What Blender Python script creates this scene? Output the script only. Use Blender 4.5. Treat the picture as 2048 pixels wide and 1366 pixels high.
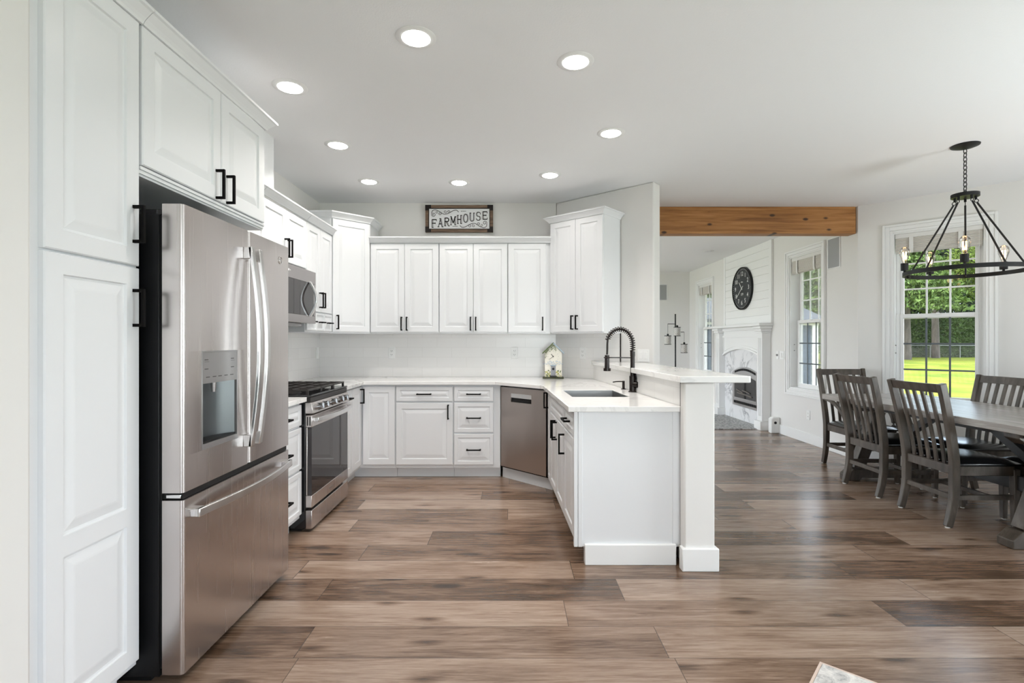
import bpy, bmesh, math, random
import numpy as np
from mathutils import Vector, Matrix
random.seed(7)
D, S = bpy.data, bpy.context.scene
for o in list(D.objects): D.objects.remove(o)
COL = S.collection
PI = math.pi
R = math.radians

# ------------------------------------------------------------------ camera
cam_d = D.cameras.new('camera'); cam_d.lens = 18.0; cam_d.sensor_width = 36.0
cam_d.clip_start = 0.05; cam_d.clip_end = 400
cam = D.objects.new('camera', cam_d); COL.objects.link(cam)
cam.location = (0, 0, 1.28); cam.rotation_euler = (PI/2, 0, 0)
S.camera = cam
S.view_settings.view_transform = 'Standard'; S.view_settings.look = 'None'
S.view_settings.gamma = 1.0; S.view_settings.use_curve_mapping = False
S.view_settings.exposure = -0.05
cy = S.cycles
cy.use_denoising = True
cy.max_bounces = 10; cy.diffuse_bounces = 5; cy.glossy_bounces = 5; cy.transparent_max_bounces = 16
cy.sample_clamp_indirect = 6.0; cy.caustics_reflective = False; cy.caustics_refractive = False

# ------------------------------------------------------------------ world, sun and added fill lamps
W = D.worlds.new('overcast_sky'); S.world = W; W.use_nodes = True
wn = W.node_tree.nodes; wl = W.node_tree.links; wn.clear()
bg = wn.new('ShaderNodeBackground'); wo = wn.new('ShaderNodeOutputWorld')
tc = wn.new('ShaderNodeTexCoord'); mp = wn.new('ShaderNodeMapping'); mp.inputs['Scale'].default_value = (1, 1, 3)
nz = wn.new('ShaderNodeTexNoise'); nz.inputs['Scale'].default_value = 2.2; nz.inputs['Detail'].default_value = 5
cr = wn.new('ShaderNodeValToRGB')
cr.color_ramp.elements[0].color = (0.62, 0.78, 0.95, 1); cr.color_ramp.elements[0].position = 0.35
cr.color_ramp.elements[1].color = (0.95, 0.97, 1.0, 1); cr.color_ramp.elements[1].position = 0.62
wl.new(tc.outputs['Generated'], mp.inputs['Vector']); wl.new(mp.outputs['Vector'], nz.inputs['Vector'])
wl.new(nz.outputs['Fac'], cr.inputs['Fac']); wl.new(cr.outputs['Color'], bg.inputs['Color'])
bg.inputs['Strength'].default_value = 7.6
wl.new(bg.outputs['Background'], wo.inputs['Surface'])

def sun(name, d, power, col, ang):
    l = D.lights.new(name, 'SUN'); l.energy = power; l.color = col; l.angle = R(ang)
    o = D.objects.new(name, l); COL.objects.link(o)
    o.rotation_euler = Vector(d).to_track_quat('-Z', 'Y').to_euler(); o.location = (-6, 0, 20)
def area(name, loc, d, sx, sy, power, col=(1, 1, 1), shape='RECTANGLE'):
    l = D.lights.new(name, 'AREA'); l.shape = shape; l.size = sx; l.size_y = sy; l.energy = power; l.color = col
    o = D.objects.new(name, l); COL.objects.link(o); o.location = loc
    o.rotation_euler = Vector(d).to_track_quat('-Z', 'Y').to_euler(); return o
sun('sun', (0.75, 0.12, -0.8), 4.6, (1.0, 0.95, 0.85), 3)
# area lamps added in unseen front and living-room openings as extra daylight
area('daylight_fill_front', (1.1, -3.22, 1.45), (0, 1, 0), 2.2, 1.9, 12, (0.85, 0.96, 1.0))
area('daylight_fill_living', (-2.0, 8.2, 1.45), (1, 0, 0), 3.6, 1.9, 50, (0.88, 0.95, 1.0))
# up-tilted area lamps, added out of view to brighten the ceilings
area('ceiling_fill_patio', (4.88, 1.45, 0.75), (-0.42, 0, 0.9), 1.9, 1.2, 135, (0.88, 0.96, 1.0))
area('ceiling_fill_front', (1.1, -3.20, 0.85), (0, 0.75, 0.65), 2.2, 1.2, 52, (0.86, 0.95, 1.0))
area('ceiling_fill_living', (-1.98, 8.2, 0.85), (0.6, 0, 0.8), 3.6, 1.2, 62, (0.92, 0.97, 1.0))

# ------------------------------------------------------------------ mesh helpers
class MB:
    def __init__(s): s.v = []; s.f = []
    def add(s, vs, fs):
        o = len(s.v); s.v += [tuple(v) for v in vs]; s.f += [tuple(i+o for i in f) for f in fs]; return s
    def box(s, x0, x1, y0, y1, z0, z1):
        return s.add([(x0,y0,z0),(x1,y0,z0),(x1,y1,z0),(x0,y1,z0),(x0,y0,z1),(x1,y0,z1),(x1,y1,z1),(x0,y1,z1)],
                     [(0,3,2,1),(4,5,6,7),(0,1,5,4),(1,2,6,5),(2,3,7,6),(3,0,4,7)])
    def xbox(s, m, x0, x1, y0, y1, z0, z1):
        b = MB().box(x0,x1,y0,y1,z0,z1); return s.add([m @ Vector(v) for v in b.v], b.f)
    def prism(s, poly, z0, z1):
        n = len(poly)
        vs = [(x,y,z0) for x,y in poly] + [(x,y,z1) for x,y in poly]
        fs = [tuple(range(n-1,-1,-1)), tuple(range(n,2*n))] + [(i,(i+1)%n,n+(i+1)%n,n+i) for i in range(n)]
        return s.add(vs, fs)
    def prism_y(s, poly, y0, y1):           # poly in (x, z)
        n = len(poly)
        vs = [(x,y0,z) for x,z in poly] + [(x,y1,z) for x,z in poly]
        fs = [tuple(range(n)), tuple(range(2*n-1,n-1,-1))] + [((i+1)%n,i,n+i,n+(i+1)%n) for i in range(n)]
        return s.add(vs, fs)
    def rings(s, rs, cap=True, closed=False):
        n = len(rs[0]); vs = [p for r in rs for p in r]; fs = []
        m = len(rs)
        for k in range(m if closed else m-1):
            a, b = k*n, ((k+1) % m)*n
            fs += [(a+i, a+(i+1)%n, b+(i+1)%n, b+i) for i in range(n)]
        if cap and not closed:
            fs += [tuple(range(n-1,-1,-1)), tuple(range((m-1)*n, m*n))]
        return s.add(vs, fs)
    def sweep(s, pts, sec, up=(0,0,1), closed=False, scale=None):
        """sec: 2-D outline (a along side, b along up), pts: path"""
        P = [Vector(p) for p in pts]; n = len(P); up = Vector(up); rs = []
        for i, p in enumerate(P):
            if closed: t = P[(i+1)%n] - P[i-1]
            else: t = P[min(i+1,n-1)] - P[max(i-1,0)]
            t.normalize(); u = up
            if abs(t.dot(u)) > 0.98: u = Vector((0,1,0)) if abs(t.y) < 0.9 else Vector((1,0,0))
            side = t.cross(u).normalized(); uu = side.cross(t).normalized()
            k = scale[i] if scale else 1.0
            rs.append([p + side*a*k + uu*b*k for a, b in sec])
        return s.rings(rs, closed=closed)
    def tube(s, pts, r, n=8, closed=False, up=(0,0,1), scale=None):
        return s.sweep(pts, [(r*math.cos(2*PI*i/n), r*math.sin(2*PI*i/n)) for i in range(n)], up, closed, scale)
    def bar(s, p0, p1, w, h, up=(0,0,1)):
        return s.sweep([p0, p1], [(-w/2,-h/2),(w/2,-h/2),(w/2,h/2),(-w/2,h/2)], up)
    def strap(s, pts, w, h, up=(0,0,1), scale=None):
        return s.sweep(pts, [(-w/2,-h/2),(w/2,-h/2),(w/2,h/2),(-w/2,h/2)], up, False, scale)
    def cyl(s, p0, p1, r, r1=None, n=20):
        return s.tube([p0, p1], r, n, scale=[1, (r1 if r1 is not None else r)/r])
    def lathe(s, prof, n=24, o=(0,0,0), hollow=False):
        rs = [[(o[0]+r*math.cos(2*PI*i/n), o[1]+r*math.sin(2*PI*i/n), o[2]+z) for i in range(n)] for r, z in prof]
        return s.rings(rs, closed=hollow)
    def xform(s, m): s.v = [tuple(m @ Vector(v)) for v in s.v]; return s
    def merge(s, o): return s.add(o.v, o.f)
    def build(s, name, mat, parent=None, smooth=True, bevel=0.0, loc=None, seg=2, ang=38):
        me = D.meshes.new(name); me.from_pydata(s.v, [], s.f); me.update()
        bm = bmesh.new(); bm.from_mesh(me); bmesh.ops.recalc_face_normals(bm, faces=bm.faces); bm.to_mesh(me); bm.free()
        if smooth:
            me.shade_smooth(); me.set_sharp_from_angle(angle=R(ang))
        me.materials.append(mat)
        o = D.objects.new(name, me); COL.objects.link(o)
        if parent is not None: o.parent = parent
        if loc is not None: o.location = loc
        if bevel:
            b = o.modifiers.new('bevel', 'BEVEL'); b.width = bevel; b.segments = seg; b.limit_method = 'ANGLE'; b.angle_limit = R(40)
            b.harden_normals = False
        return o

def empty(name, loc=(0,0,0), rz=0.0):
    o = D.objects.new(name, None); COL.objects.link(o); o.empty_display_size = 0.1
    o.location = loc; o.rotation_euler = (0, 0, rz); return o
def tag(o, label=None, cat=None, group=None, kind=None):
    if label: o['label'] = label
    if cat: o['category'] = cat
    if group: o['group'] = group
    if kind: o['kind'] = kind
    return o
def thing(name, label, cat, loc=(0,0,0), rz=0.0, group=None): return tag(empty(name, loc, rz), label, cat, group)
def copy_tree(o, parent=None):
    c = o.copy(); COL.objects.link(c)
    if parent is not None: c.parent = parent
    for ch in [x for x in D.objects if x.parent == o]: copy_tree(ch, c)
    return c
def smoothpath(pts, n=6):
    """Catmull-Rom through pts"""
    P = [Vector(p) for p in pts]; out = []
    for i in range(len(P)-1):
        p0, p1, p2, p3 = P[max(i-1,0)], P[i], P[i+1], P[min(i+2,len(P)-1)]
        for k in range(n):
            t = k/n
            out.append(0.5*((2*p1)+(p2-p0)*t+(2*p0-5*p1+4*p2-p3)*t*t+(3*p1-p0-3*p2+p3)*t**3))
    out.append(P[-1]); return out

# ------------------------------------------------------------------ materials
def new_mat(name):
    m = D.materials.new(name); m.use_nodes = True; nt = m.node_tree
    b = nt.nodes['Principled BSDF']; return m, nt, b
def N(nt, t, **kw):
    n = nt.nodes.new(t)
    for k, v in kw.items():
        if hasattr(n, k) and not k[0].isupper(): setattr(n, k, v)
    return n
def setin(n, **kw):
    for k, v in kw.items(): n.inputs[k.replace('_', ' ')].default_value = v
    return n
def plain(name, col, rough=0.5, metal=0.0, spec=0.5, coat=0.0, bump=0.0, bscale=200.0):
    m, nt, b = new_mat(name)
    b.inputs['Base Color'].default_value = (*col, 1); b.inputs['Roughness'].default_value = rough
    b.inputs['Metallic'].default_value = metal; b.inputs['Specular IOR Level'].default_value = spec
    if coat: b.inputs['Coat Weight'].default_value = coat; b.inputs['Coat Roughness'].default_value = 0.1
    if bump:
        t = N(nt, 'ShaderNodeTexCoord'); n = N(nt, 'ShaderNodeTexNoise'); setin(n, Scale=bscale, Detail=2.0)
        bp = N(nt, 'ShaderNodeBump'); setin(bp, Strength=bump, Distance=0.002)
        nt.links.new(t.outputs['Object'], n.inputs['Vector']); nt.links.new(n.outputs['Fac'], bp.inputs['Height'])
        nt.links.new(bp.outputs['Normal'], b.inputs['Normal'])
    return m
def emis(name, col, s):
    m, nt, b = new_mat(name); b.inputs['Base Color'].default_value = (*col, 1)
    b.inputs['Emission Color'].default_value = (*col, 1); b.inputs['Emission Strength'].default_value = s; return m
def ramp(nt, stops):
    r = N(nt, 'ShaderNodeValToRGB'); e = r.color_ramp.elements
    while len(e) < len(stops): e.new(0.5)
    for i, (p, c) in enumerate(stops): e[i].position = p; e[i].color = (*c, 1)
    return r
def math_node(nt, op, a=None, b=None):
    n = N(nt, 'ShaderNodeMath'); n.operation = op
    for i, x in enumerate((a, b)):
        if x is None: continue
        if isinstance(x, (int, float)): n.inputs[i].default_value = x
        else: nt.links.new(x, n.inputs[i])
    return n.outputs[0]
def wood(name, stops, scale=(3, 40, 40), rough=0.5, bump=0.15, knots=None, detail=6.0):
    m, nt, b = new_mat(name); L = nt.links
    t = N(nt, 'ShaderNodeTexCoord'); mp = N(nt, 'ShaderNodeMapping'); mp.inputs['Scale'].default_value = scale
    n = N(nt, 'ShaderNodeTexNoise'); setin(n, Scale=1.0, Detail=detail, Roughness=0.62, Distortion=0.6)
    r = ramp(nt, stops)
    L.new(t.outputs['Object'], mp.inputs['Vector']); L.new(mp.outputs['Vector'], n.inputs['Vector']); L.new(n.outputs['Fac'], r.inputs['Fac'])
    out = r.outputs['Color']
    if knots:
        mp2 = N(nt, 'ShaderNodeMapping'); mp2.inputs['Scale'].default_value = knots
        v = N(nt, 'ShaderNodeTexVoronoi'); setin(v, Scale=1.0, Randomness=1.0)
        r2 = ramp(nt, [(0.0, (1,1,1)), (0.09, (0.95,0.95,0.95)), (0.17, (0,0,0))])
        L.new(t.outputs['Object'], mp2.inputs['Vector']); L.new(mp2.outputs['Vector'], v.inputs['Vector']); L.new(v.outputs['Distance'], r2.inputs['Fac'])
        mx = N(nt, 'ShaderNodeMix'); mx.data_type = 'RGBA'; mx.inputs[7].default_value = (0.045, 0.018, 0.008, 1)
        L.new(r2.outputs['Color'], mx.inputs[0]); L.new(out, mx.inputs[6]); out = mx.outputs[2]
    L.new(out, b.inputs['Base Color']); b.inputs['Roughness'].default_value = rough
    bp = N(nt, 'ShaderNodeBump'); setin(bp, Strength=bump, Distance=0.003); L.new(n.outputs['Fac'], bp.inputs['Height']); L.new(bp.outputs['Normal'], b.inputs['Normal'])
    return m
def stone(name, base, vein, scale=1.5, rough=0.12, width=0.03, amount=0.6, thick=8.0):
    m, nt, b = new_mat(name); L = nt.links
    g = N(nt, 'ShaderNodeNewGeometry')
    n1 = N(nt, 'ShaderNodeTexNoise'); setin(n1, Scale=scale, Detail=7.0, Roughness=0.6, Distortion=1.2)
    L.new(g.outputs['Position'], n1.inputs['Vector'])
    d = math_node(nt, 'ABSOLUTE', math_node(nt, 'SUBTRACT', n1.outputs['Fac'], 0.5))
    v = math_node(nt, 'SUBTRACT', 1.0, math_node(nt, 'MULTIPLY', d, 1.0/width)); v = math_node(nt, 'MAXIMUM', v, 0.0)
    n2 = N(nt, 'ShaderNodeTexNoise'); setin(n2, Scale=scale*0.9, Detail=3.0); L.new(g.outputs['Position'], n2.inputs['Vector'])
    k = ramp(nt, [(0.42, (0,0,0)), (0.66, (1,1,1))]); L.new(n2.outputs['Fac'], k.inputs['Fac'])
    f = math_node(nt, 'MULTIPLY', math_node(nt, 'MULTIPLY', v, k.outputs['Color']), amount)
    mx = N(nt, 'ShaderNodeMix'); mx.data_type = 'RGBA'; mx.inputs[6].default_value = (*base, 1); mx.inputs[7].default_value = (*vein, 1)
    L.new(f, mx.inputs[0]); L.new(mx.outputs[2], b.inputs['Base Color']); b.inputs['Roughness'].default_value = rough
    return m
def brushed(name, col, rough, stretch=(260, 260, 1.5), amt=0.02):
    m, nt, b = new_mat(name); L = nt.links
    t = N(nt, 'ShaderNodeTexCoord'); mp = N(nt, 'ShaderNodeMapping'); mp.inputs['Scale'].default_value = stretch
    n = N(nt, 'ShaderNodeTexNoise'); setin(n, Scale=1.0, Detail=2.0)
    L.new(t.outputs['Object'], mp.inputs['Vector']); L.new(mp.outputs['Vector'], n.inputs['Vector'])
    b.inputs['Base Color'].default_value = (*col, 1); b.inputs['Metallic'].default_value = 1.0
    r = math_node(nt, 'ADD', math_node(nt, 'MULTIPLY', n.outputs['Fac'], amt), rough - amt/2); L.new(r, b.inputs['Roughness'])
    n2 = N(nt, 'ShaderNodeTexNoise'); setin(n2, Scale=2.2, Detail=1.0); mp2 = N(nt, 'ShaderNodeMapping'); mp2.inputs['Scale'].default_value = (2.5, 2.5, 0.7)
    L.new(t.outputs['Object'], mp2.inputs['Vector']); L.new(mp2.outputs['Vector'], n2.inputs['Vector'])
    bp = N(nt, 'ShaderNodeBump'); setin(bp, Strength=0.25, Distance=0.02); L.new(n2.outputs['Fac'], bp.inputs['Height']); L.new(bp.outputs['Normal'], b.inputs['Normal'])
    return m
def glass(name, tint=(1,1,1), refl=0.6):
    m = D.materials.new(name); m.use_nodes = True; nt = m.node_tree; nt.nodes.clear(); L = nt.links
    tr = N(nt, 'ShaderNodeBsdfTransparent'); tr.inputs[0].default_value = (*tint, 1)
    gl = N(nt, 'ShaderNodeBsdfGlossy'); gl.inputs['Roughness'].default_value = 0.02
    fr = N(nt, 'ShaderNodeFresnel'); fr.inputs['IOR'].default_value = 1.45
    mx = N(nt, 'ShaderNodeMixShader'); o = N(nt, 'ShaderNodeOutputMaterial')
    L.new(math_node(nt, 'MULTIPLY', fr.outputs[0], refl), mx.inputs[0]); L.new(tr.outputs[0], mx.inputs[1]); L.new(gl.outputs[0], mx.inputs[2]); L.new(mx.outputs[0], o.inputs['Surface'])
    return m
def foliage(name, c1, c2, scale=1.8):
    m, nt, b = new_mat(name); L = nt.links
    g = N(nt, 'ShaderNodeNewGeometry'); n = N(nt, 'ShaderNodeTexNoise'); setin(n, Scale=scale, Detail=4.0, Roughness=0.7)
    r = ramp(nt, [(0.3, c1), (0.72, c2)]); L.new(g.outputs['Position'], n.inputs['Vector']); L.new(n.outputs['Fac'], r.inputs['Fac'])
    L.new(r.outputs['Color'], b.inputs['Base Color']); b.inputs['Roughness'].default_value = 0.7; b.inputs['Specular IOR Level'].default_value = 0.2
    return m

def floor_mat():
    m, nt, b = new_mat('plank_floor'); L = nt.links
    t = N(nt, 'ShaderNodeTexCoord'); sp = N(nt, 'ShaderNodeSeparateXYZ'); L.new(t.outputs['Object'], sp.inputs[0])
    PW, PL = 0.23, 1.52
    yy = math_node(nt, 'DIVIDE', sp.outputs['Y'], PW); row = math_node(nt, 'FLOOR', yy)
    wn1 = N(nt, 'ShaderNodeTexWhiteNoise'); wn1.noise_dimensions = '1D'; L.new(row, wn1.inputs['W'])
    xx = math_node(nt, 'ADD', math_node(nt, 'DIVIDE', sp.outputs['X'], PL), math_node(nt, 'MULTIPLY', wn1.outputs['Value'], 7.0))
    col = math_node(nt, 'FLOOR', xx)
    cmb = N(nt, 'ShaderNodeCombineXYZ'); L.new(row, cmb.inputs[0]); L.new(col, cmb.inputs[1])
    wn2 = N(nt, 'ShaderNodeTexWhiteNoise'); wn2.noise_dimensions = '2D'; L.new(cmb.outputs[0], wn2.inputs['Vector'])
    rnd = wn2.outputs['Value']
    # grain runs along the plank, shifted plank by plank
    off = N(nt, 'ShaderNodeCombineXYZ'); L.new(math_node(nt, 'MULTIPLY', rnd, 31.0), off.inputs[0]); L.new(math_node(nt, 'MULTIPLY', rnd, 17.0), off.inputs[1])
    va = N(nt, 'ShaderNodeVectorMath'); va.operation = 'ADD'; L.new(t.outputs['Object'], va.inputs[0]); L.new(off.outputs[0], va.inputs[1])
    mp = N(nt, 'ShaderNodeMapping'); mp.inputs['Scale'].default_value = (2.0, 32, 1); L.new(va.outputs[0], mp.inputs['Vector'])
    gr = N(nt, 'ShaderNodeTexNoise'); setin(gr, Scale=1.0, Detail=7.0, Roughness=0.66, Distortion=1.5); L.new(mp.outputs['Vector'], gr.inputs['Vector'])
    mp2 = N(nt, 'ShaderNodeMapping'); mp2.inputs['Scale'].default_value = (0.9, 3.5, 1); L.new(va.outputs[0], mp2.inputs['Vector'])
    bl = N(nt, 'ShaderNodeTexNoise'); setin(bl, Scale=1.3, Detail=3.0, Distortion=1.5); L.new(mp2.outputs['Vector'], bl.inputs['Vector'])
    mp3 = N(nt, 'ShaderNodeMapping'); mp3.inputs['Scale'].default_value = (11, 170, 1); L.new(va.outputs[0], mp3.inputs['Vector'])
    fine = N(nt, 'ShaderNodeTexNoise'); setin(fine, Scale=1.0, Detail=4.0, Roughness=0.7); L.new(mp3.outputs['Vector'], fine.inputs['Vector'])
    fac = math_node(nt, 'ADD', math_node(nt, 'MULTIPLY', rnd, 0.24), math_node(nt, 'ADD', math_node(nt, 'ADD', math_node(nt, 'MULTIPLY', gr.outputs['Fac'], 0.50), math_node(nt, 'MULTIPLY', fine.outputs['Fac'], 0.26)), math_node(nt, 'MULTIPLY', bl.outputs['Fac'], 0.36)))
    r = ramp(nt, [(0.43, (0.030, 0.017, 0.010)), (0.57, (0.108, 0.063, 0.039)), (0.71, (0.240, 0.160, 0.113)), (0.93, (0.40, 0.310, 0.248))])
    mp4 = N(nt, 'ShaderNodeMapping'); mp4.inputs['Scale'].default_value = (1.1, 4.2, 1); L.new(va.outputs[0], mp4.inputs['Vector'])
    kn = N(nt, 'ShaderNodeTexVoronoi'); setin(kn, Scale=1.0); kn.voronoi_dimensions = '2D'; L.new(mp4.outputs['Vector'], kn.inputs['Vector'])
    kd = math_node(nt, 'MULTIPLY', math_node(nt, 'MAXIMUM', math_node(nt, 'SUBTRACT', 1.0, math_node(nt, 'MULTIPLY', kn.outputs['Distance'], 9.0)), 0.0), 0.22)
    fac = math_node(nt, 'SUBTRACT', fac, kd)
    L.new(fac, r.inputs['Fac'])
    fy = math_node(nt, 'FRACT', yy); fx = math_node(nt, 'FRACT', xx)
    ey = math_node(nt, 'MULTIPLY', math_node(nt, 'MINIMUM', fy, math_node(nt, 'SUBTRACT', 1.0, fy)), PW)
    ex = math_node(nt, 'MULTIPLY', math_node(nt, 'MINIMUM', fx, math_node(nt, 'SUBTRACT', 1.0, fx)), PL)
    e = math_node(nt, 'MINIMUM', ey, ex)
    gap = math_node(nt, 'LESS_THAN', e, 0.0016)
    mx = N(nt, 'ShaderNodeMix'); mx.data_type = 'RGBA'; mx.inputs[7].default_value = (0.02, 0.013, 0.009, 1)
    L.new(math_node(nt, 'MULTIPLY', gap, 0.75), mx.inputs[0]); L.new(r.outputs['Color'], mx.inputs[6]); L.new(mx.outputs[2], b.inputs['Base Color'])
    rr = math_node(nt, 'ADD', math_node(nt, 'MULTIPLY', gr.outputs['Fac'], 0.12), 0.19); L.new(rr, b.inputs['Roughness'])
    b.inputs['Specular IOR Level'].default_value = 0.65
    h = math_node(nt, 'SUBTRACT', math_node(nt, 'MULTIPLY', gr.outputs['Fac'], 0.35), math_node(nt, 'MULTIPLY', gap, 1.0))
    bp = N(nt, 'ShaderNodeBump'); setin(bp, Strength=0.16, Distance=0.002); L.new(h, bp.inputs['Height']); L.new(bp.outputs['Normal'], b.inputs['Normal'])
    return m
def tile_mat():
    m, nt, b = new_mat('white_subway_tile'); L = nt.links
    t = N(nt, 'ShaderNodeTexCoord'); sp = N(nt, 'ShaderNodeSeparateXYZ'); cb = N(nt, 'ShaderNodeCombineXYZ')
    L.new(t.outputs['Object'], sp.inputs[0]); L.new(sp.outputs['X'], cb.inputs[0]); L.new(sp.outputs['Z'], cb.inputs[1])
    k = N(nt, 'ShaderNodeTexBrick'); setin(k, Scale=1.0, Mortar_Size=0.0016, Mortar_Smooth=0.2, Brick_Width=0.31, Row_Height=0.103)
    k.inputs['Color1'].default_value = (0.82, 0.81, 0.795, 1); k.inputs['Color2'].default_value = (0.85, 0.84, 0.825, 1); k.inputs['Mortar'].default_value = (0.745, 0.735, 0.715, 1)
    L.new(cb.outputs[0], k.inputs['Vector']); L.new(k.outputs['Color'], b.inputs['Base Color']); b.inputs['Roughness'].default_value = 0.22
    bp = N(nt, 'ShaderNodeBump'); setin(bp, Strength=0.1, Distance=0.001); bp.invert = True; L.new(k.outputs['Fac'], bp.inputs['Height']); L.new(bp.outputs['Normal'], b.inputs['Normal'])
    return m
def pebble_mat():
    m, nt, b = new_mat('pebble_hearth'); L = nt.links
    t = N(nt, 'ShaderNodeTexCoord'); v = N(nt, 'ShaderNodeTexVoronoi'); setin(v, Scale=32.0); L.new(t.outputs['Object'], v.inputs['Vector'])
    r = ramp(nt, [(0.0, (0.62,0.60,0.57)), (0.55, (0.36,0.35,0.34)), (0.8, (0.14,0.14,0.14))]); L.new(v.outputs['Distance'], r.inputs['Fac'])
    mx = N(nt, 'ShaderNodeMix'); mx.data_type = 'RGBA'; mx.blend_type = 'MULTIPLY'; mx.inputs[0].default_value = 0.45
    L.new(r.outputs['Color'], mx.inputs[6]); L.new(v.outputs['Color'], mx.inputs[7]); hs = N(nt, 'ShaderNodeHueSaturation'); setin(hs, Saturation=0.1, Value=1.3)
    L.new(mx.outputs[2], hs.inputs['Color']); L.new(hs.outputs['Color'], b.inputs['Base Color']); b.inputs['Roughness'].default_value = 0.6
    return m
def rug_mat():
    m, nt, b = new_mat('mottled_rug'); L = nt.links
    t = N(nt, 'ShaderNodeTexCoord'); n = N(nt, 'ShaderNodeTexNoise'); setin(n, Scale=14.0, Detail=8.0, Roughness=0.75, Distortion=1.0); L.new(t.outputs['Object'], n.inputs['Vector'])
    r = ramp(nt, [(0.34, (0.20,0.20,0.21)), (0.47, (0.50,0.49,0.48)), (0.62, (0.74,0.72,0.69))]); L.new(n.outputs['Fac'], r.inputs['Fac']); L.new(r.outputs['Color'], b.inputs['Base Color'])
    b.inputs['Roughness'].default_value = 0.95
    bp = N(nt, 'ShaderNodeBump'); setin(bp, Strength=0.6, Distance=0.004); L.new(n.outputs['Fac'], bp.inputs['Height']); L.new(bp.outputs['Normal'], b.inputs['Normal'])
    return m
def lawn_mat():
    m, nt, b = new_mat('lawn_grass'); L = nt.links
    g = N(nt, 'ShaderNodeNewGeometry'); n = N(nt, 'ShaderNodeTexNoise'); setin(n, Scale=0.35, Detail=9.0, Roughness=0.75); L.new(g.outputs['Position'], n.inputs['Vector'])
    r = ramp(nt, [(0.32, (0.050,0.098,0.006)), (0.5, (0.120,0.145,0.010)), (0.7, (0.195,0.185,0.030))]); L.new(n.outputs['Fac'], r.inputs['Fac']); L.new(r.outputs['Color'], b.inputs['Base Color'])
    b.inputs['Roughness'].default_value = 0.95; b.inputs['Specular IOR Level'].default_value = 0.1
    return m
def mesh_shade_mat():
    """perforated metal: diamond lattice over a white liner"""
    m, nt, b = new_mat('lattice_shade'); L = nt.links
    t = N(nt, 'ShaderNodeTexCoord'); sp = N(nt, 'ShaderNodeSeparateXYZ'); L.new(t.outputs['Object'], sp.inputs[0])
    a = math_node(nt, 'ARCTAN2', sp.outputs['Y'], sp.outputs['X']); a = math_node(nt, 'MULTIPLY', a, 14/(2*PI)); z = math_node(nt, 'MULTIPLY', sp.outputs['Z'], 30.0)
    f1 = math_node(nt, 'ABSOLUTE', math_node(nt, 'SUBTRACT', math_node(nt, 'FRACT', math_node(nt, 'ADD', a, z)), 0.5))
    f2 = math_node(nt, 'ABSOLUTE', math_node(nt, 'SUBTRACT', math_node(nt, 'FRACT', math_node(nt, 'SUBTRACT', a, z)), 0.5))
    k = math_node(nt, 'LESS_THAN', math_node(nt, 'MINIMUM', f1, f2), 0.13)
    mx = N(nt, 'ShaderNodeMix'); mx.data_type = 'RGBA'; mx.inputs[6].default_value = (0.85,0.83,0.79,1); mx.inputs[7].default_value = (0.012,0.012,0.014,1)
    L.new(k, mx.inputs[0]); L.new(mx.outputs[2], b.inputs['Base Color']); b.inputs['Roughness'].default_value = 0.5
    return m

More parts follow.
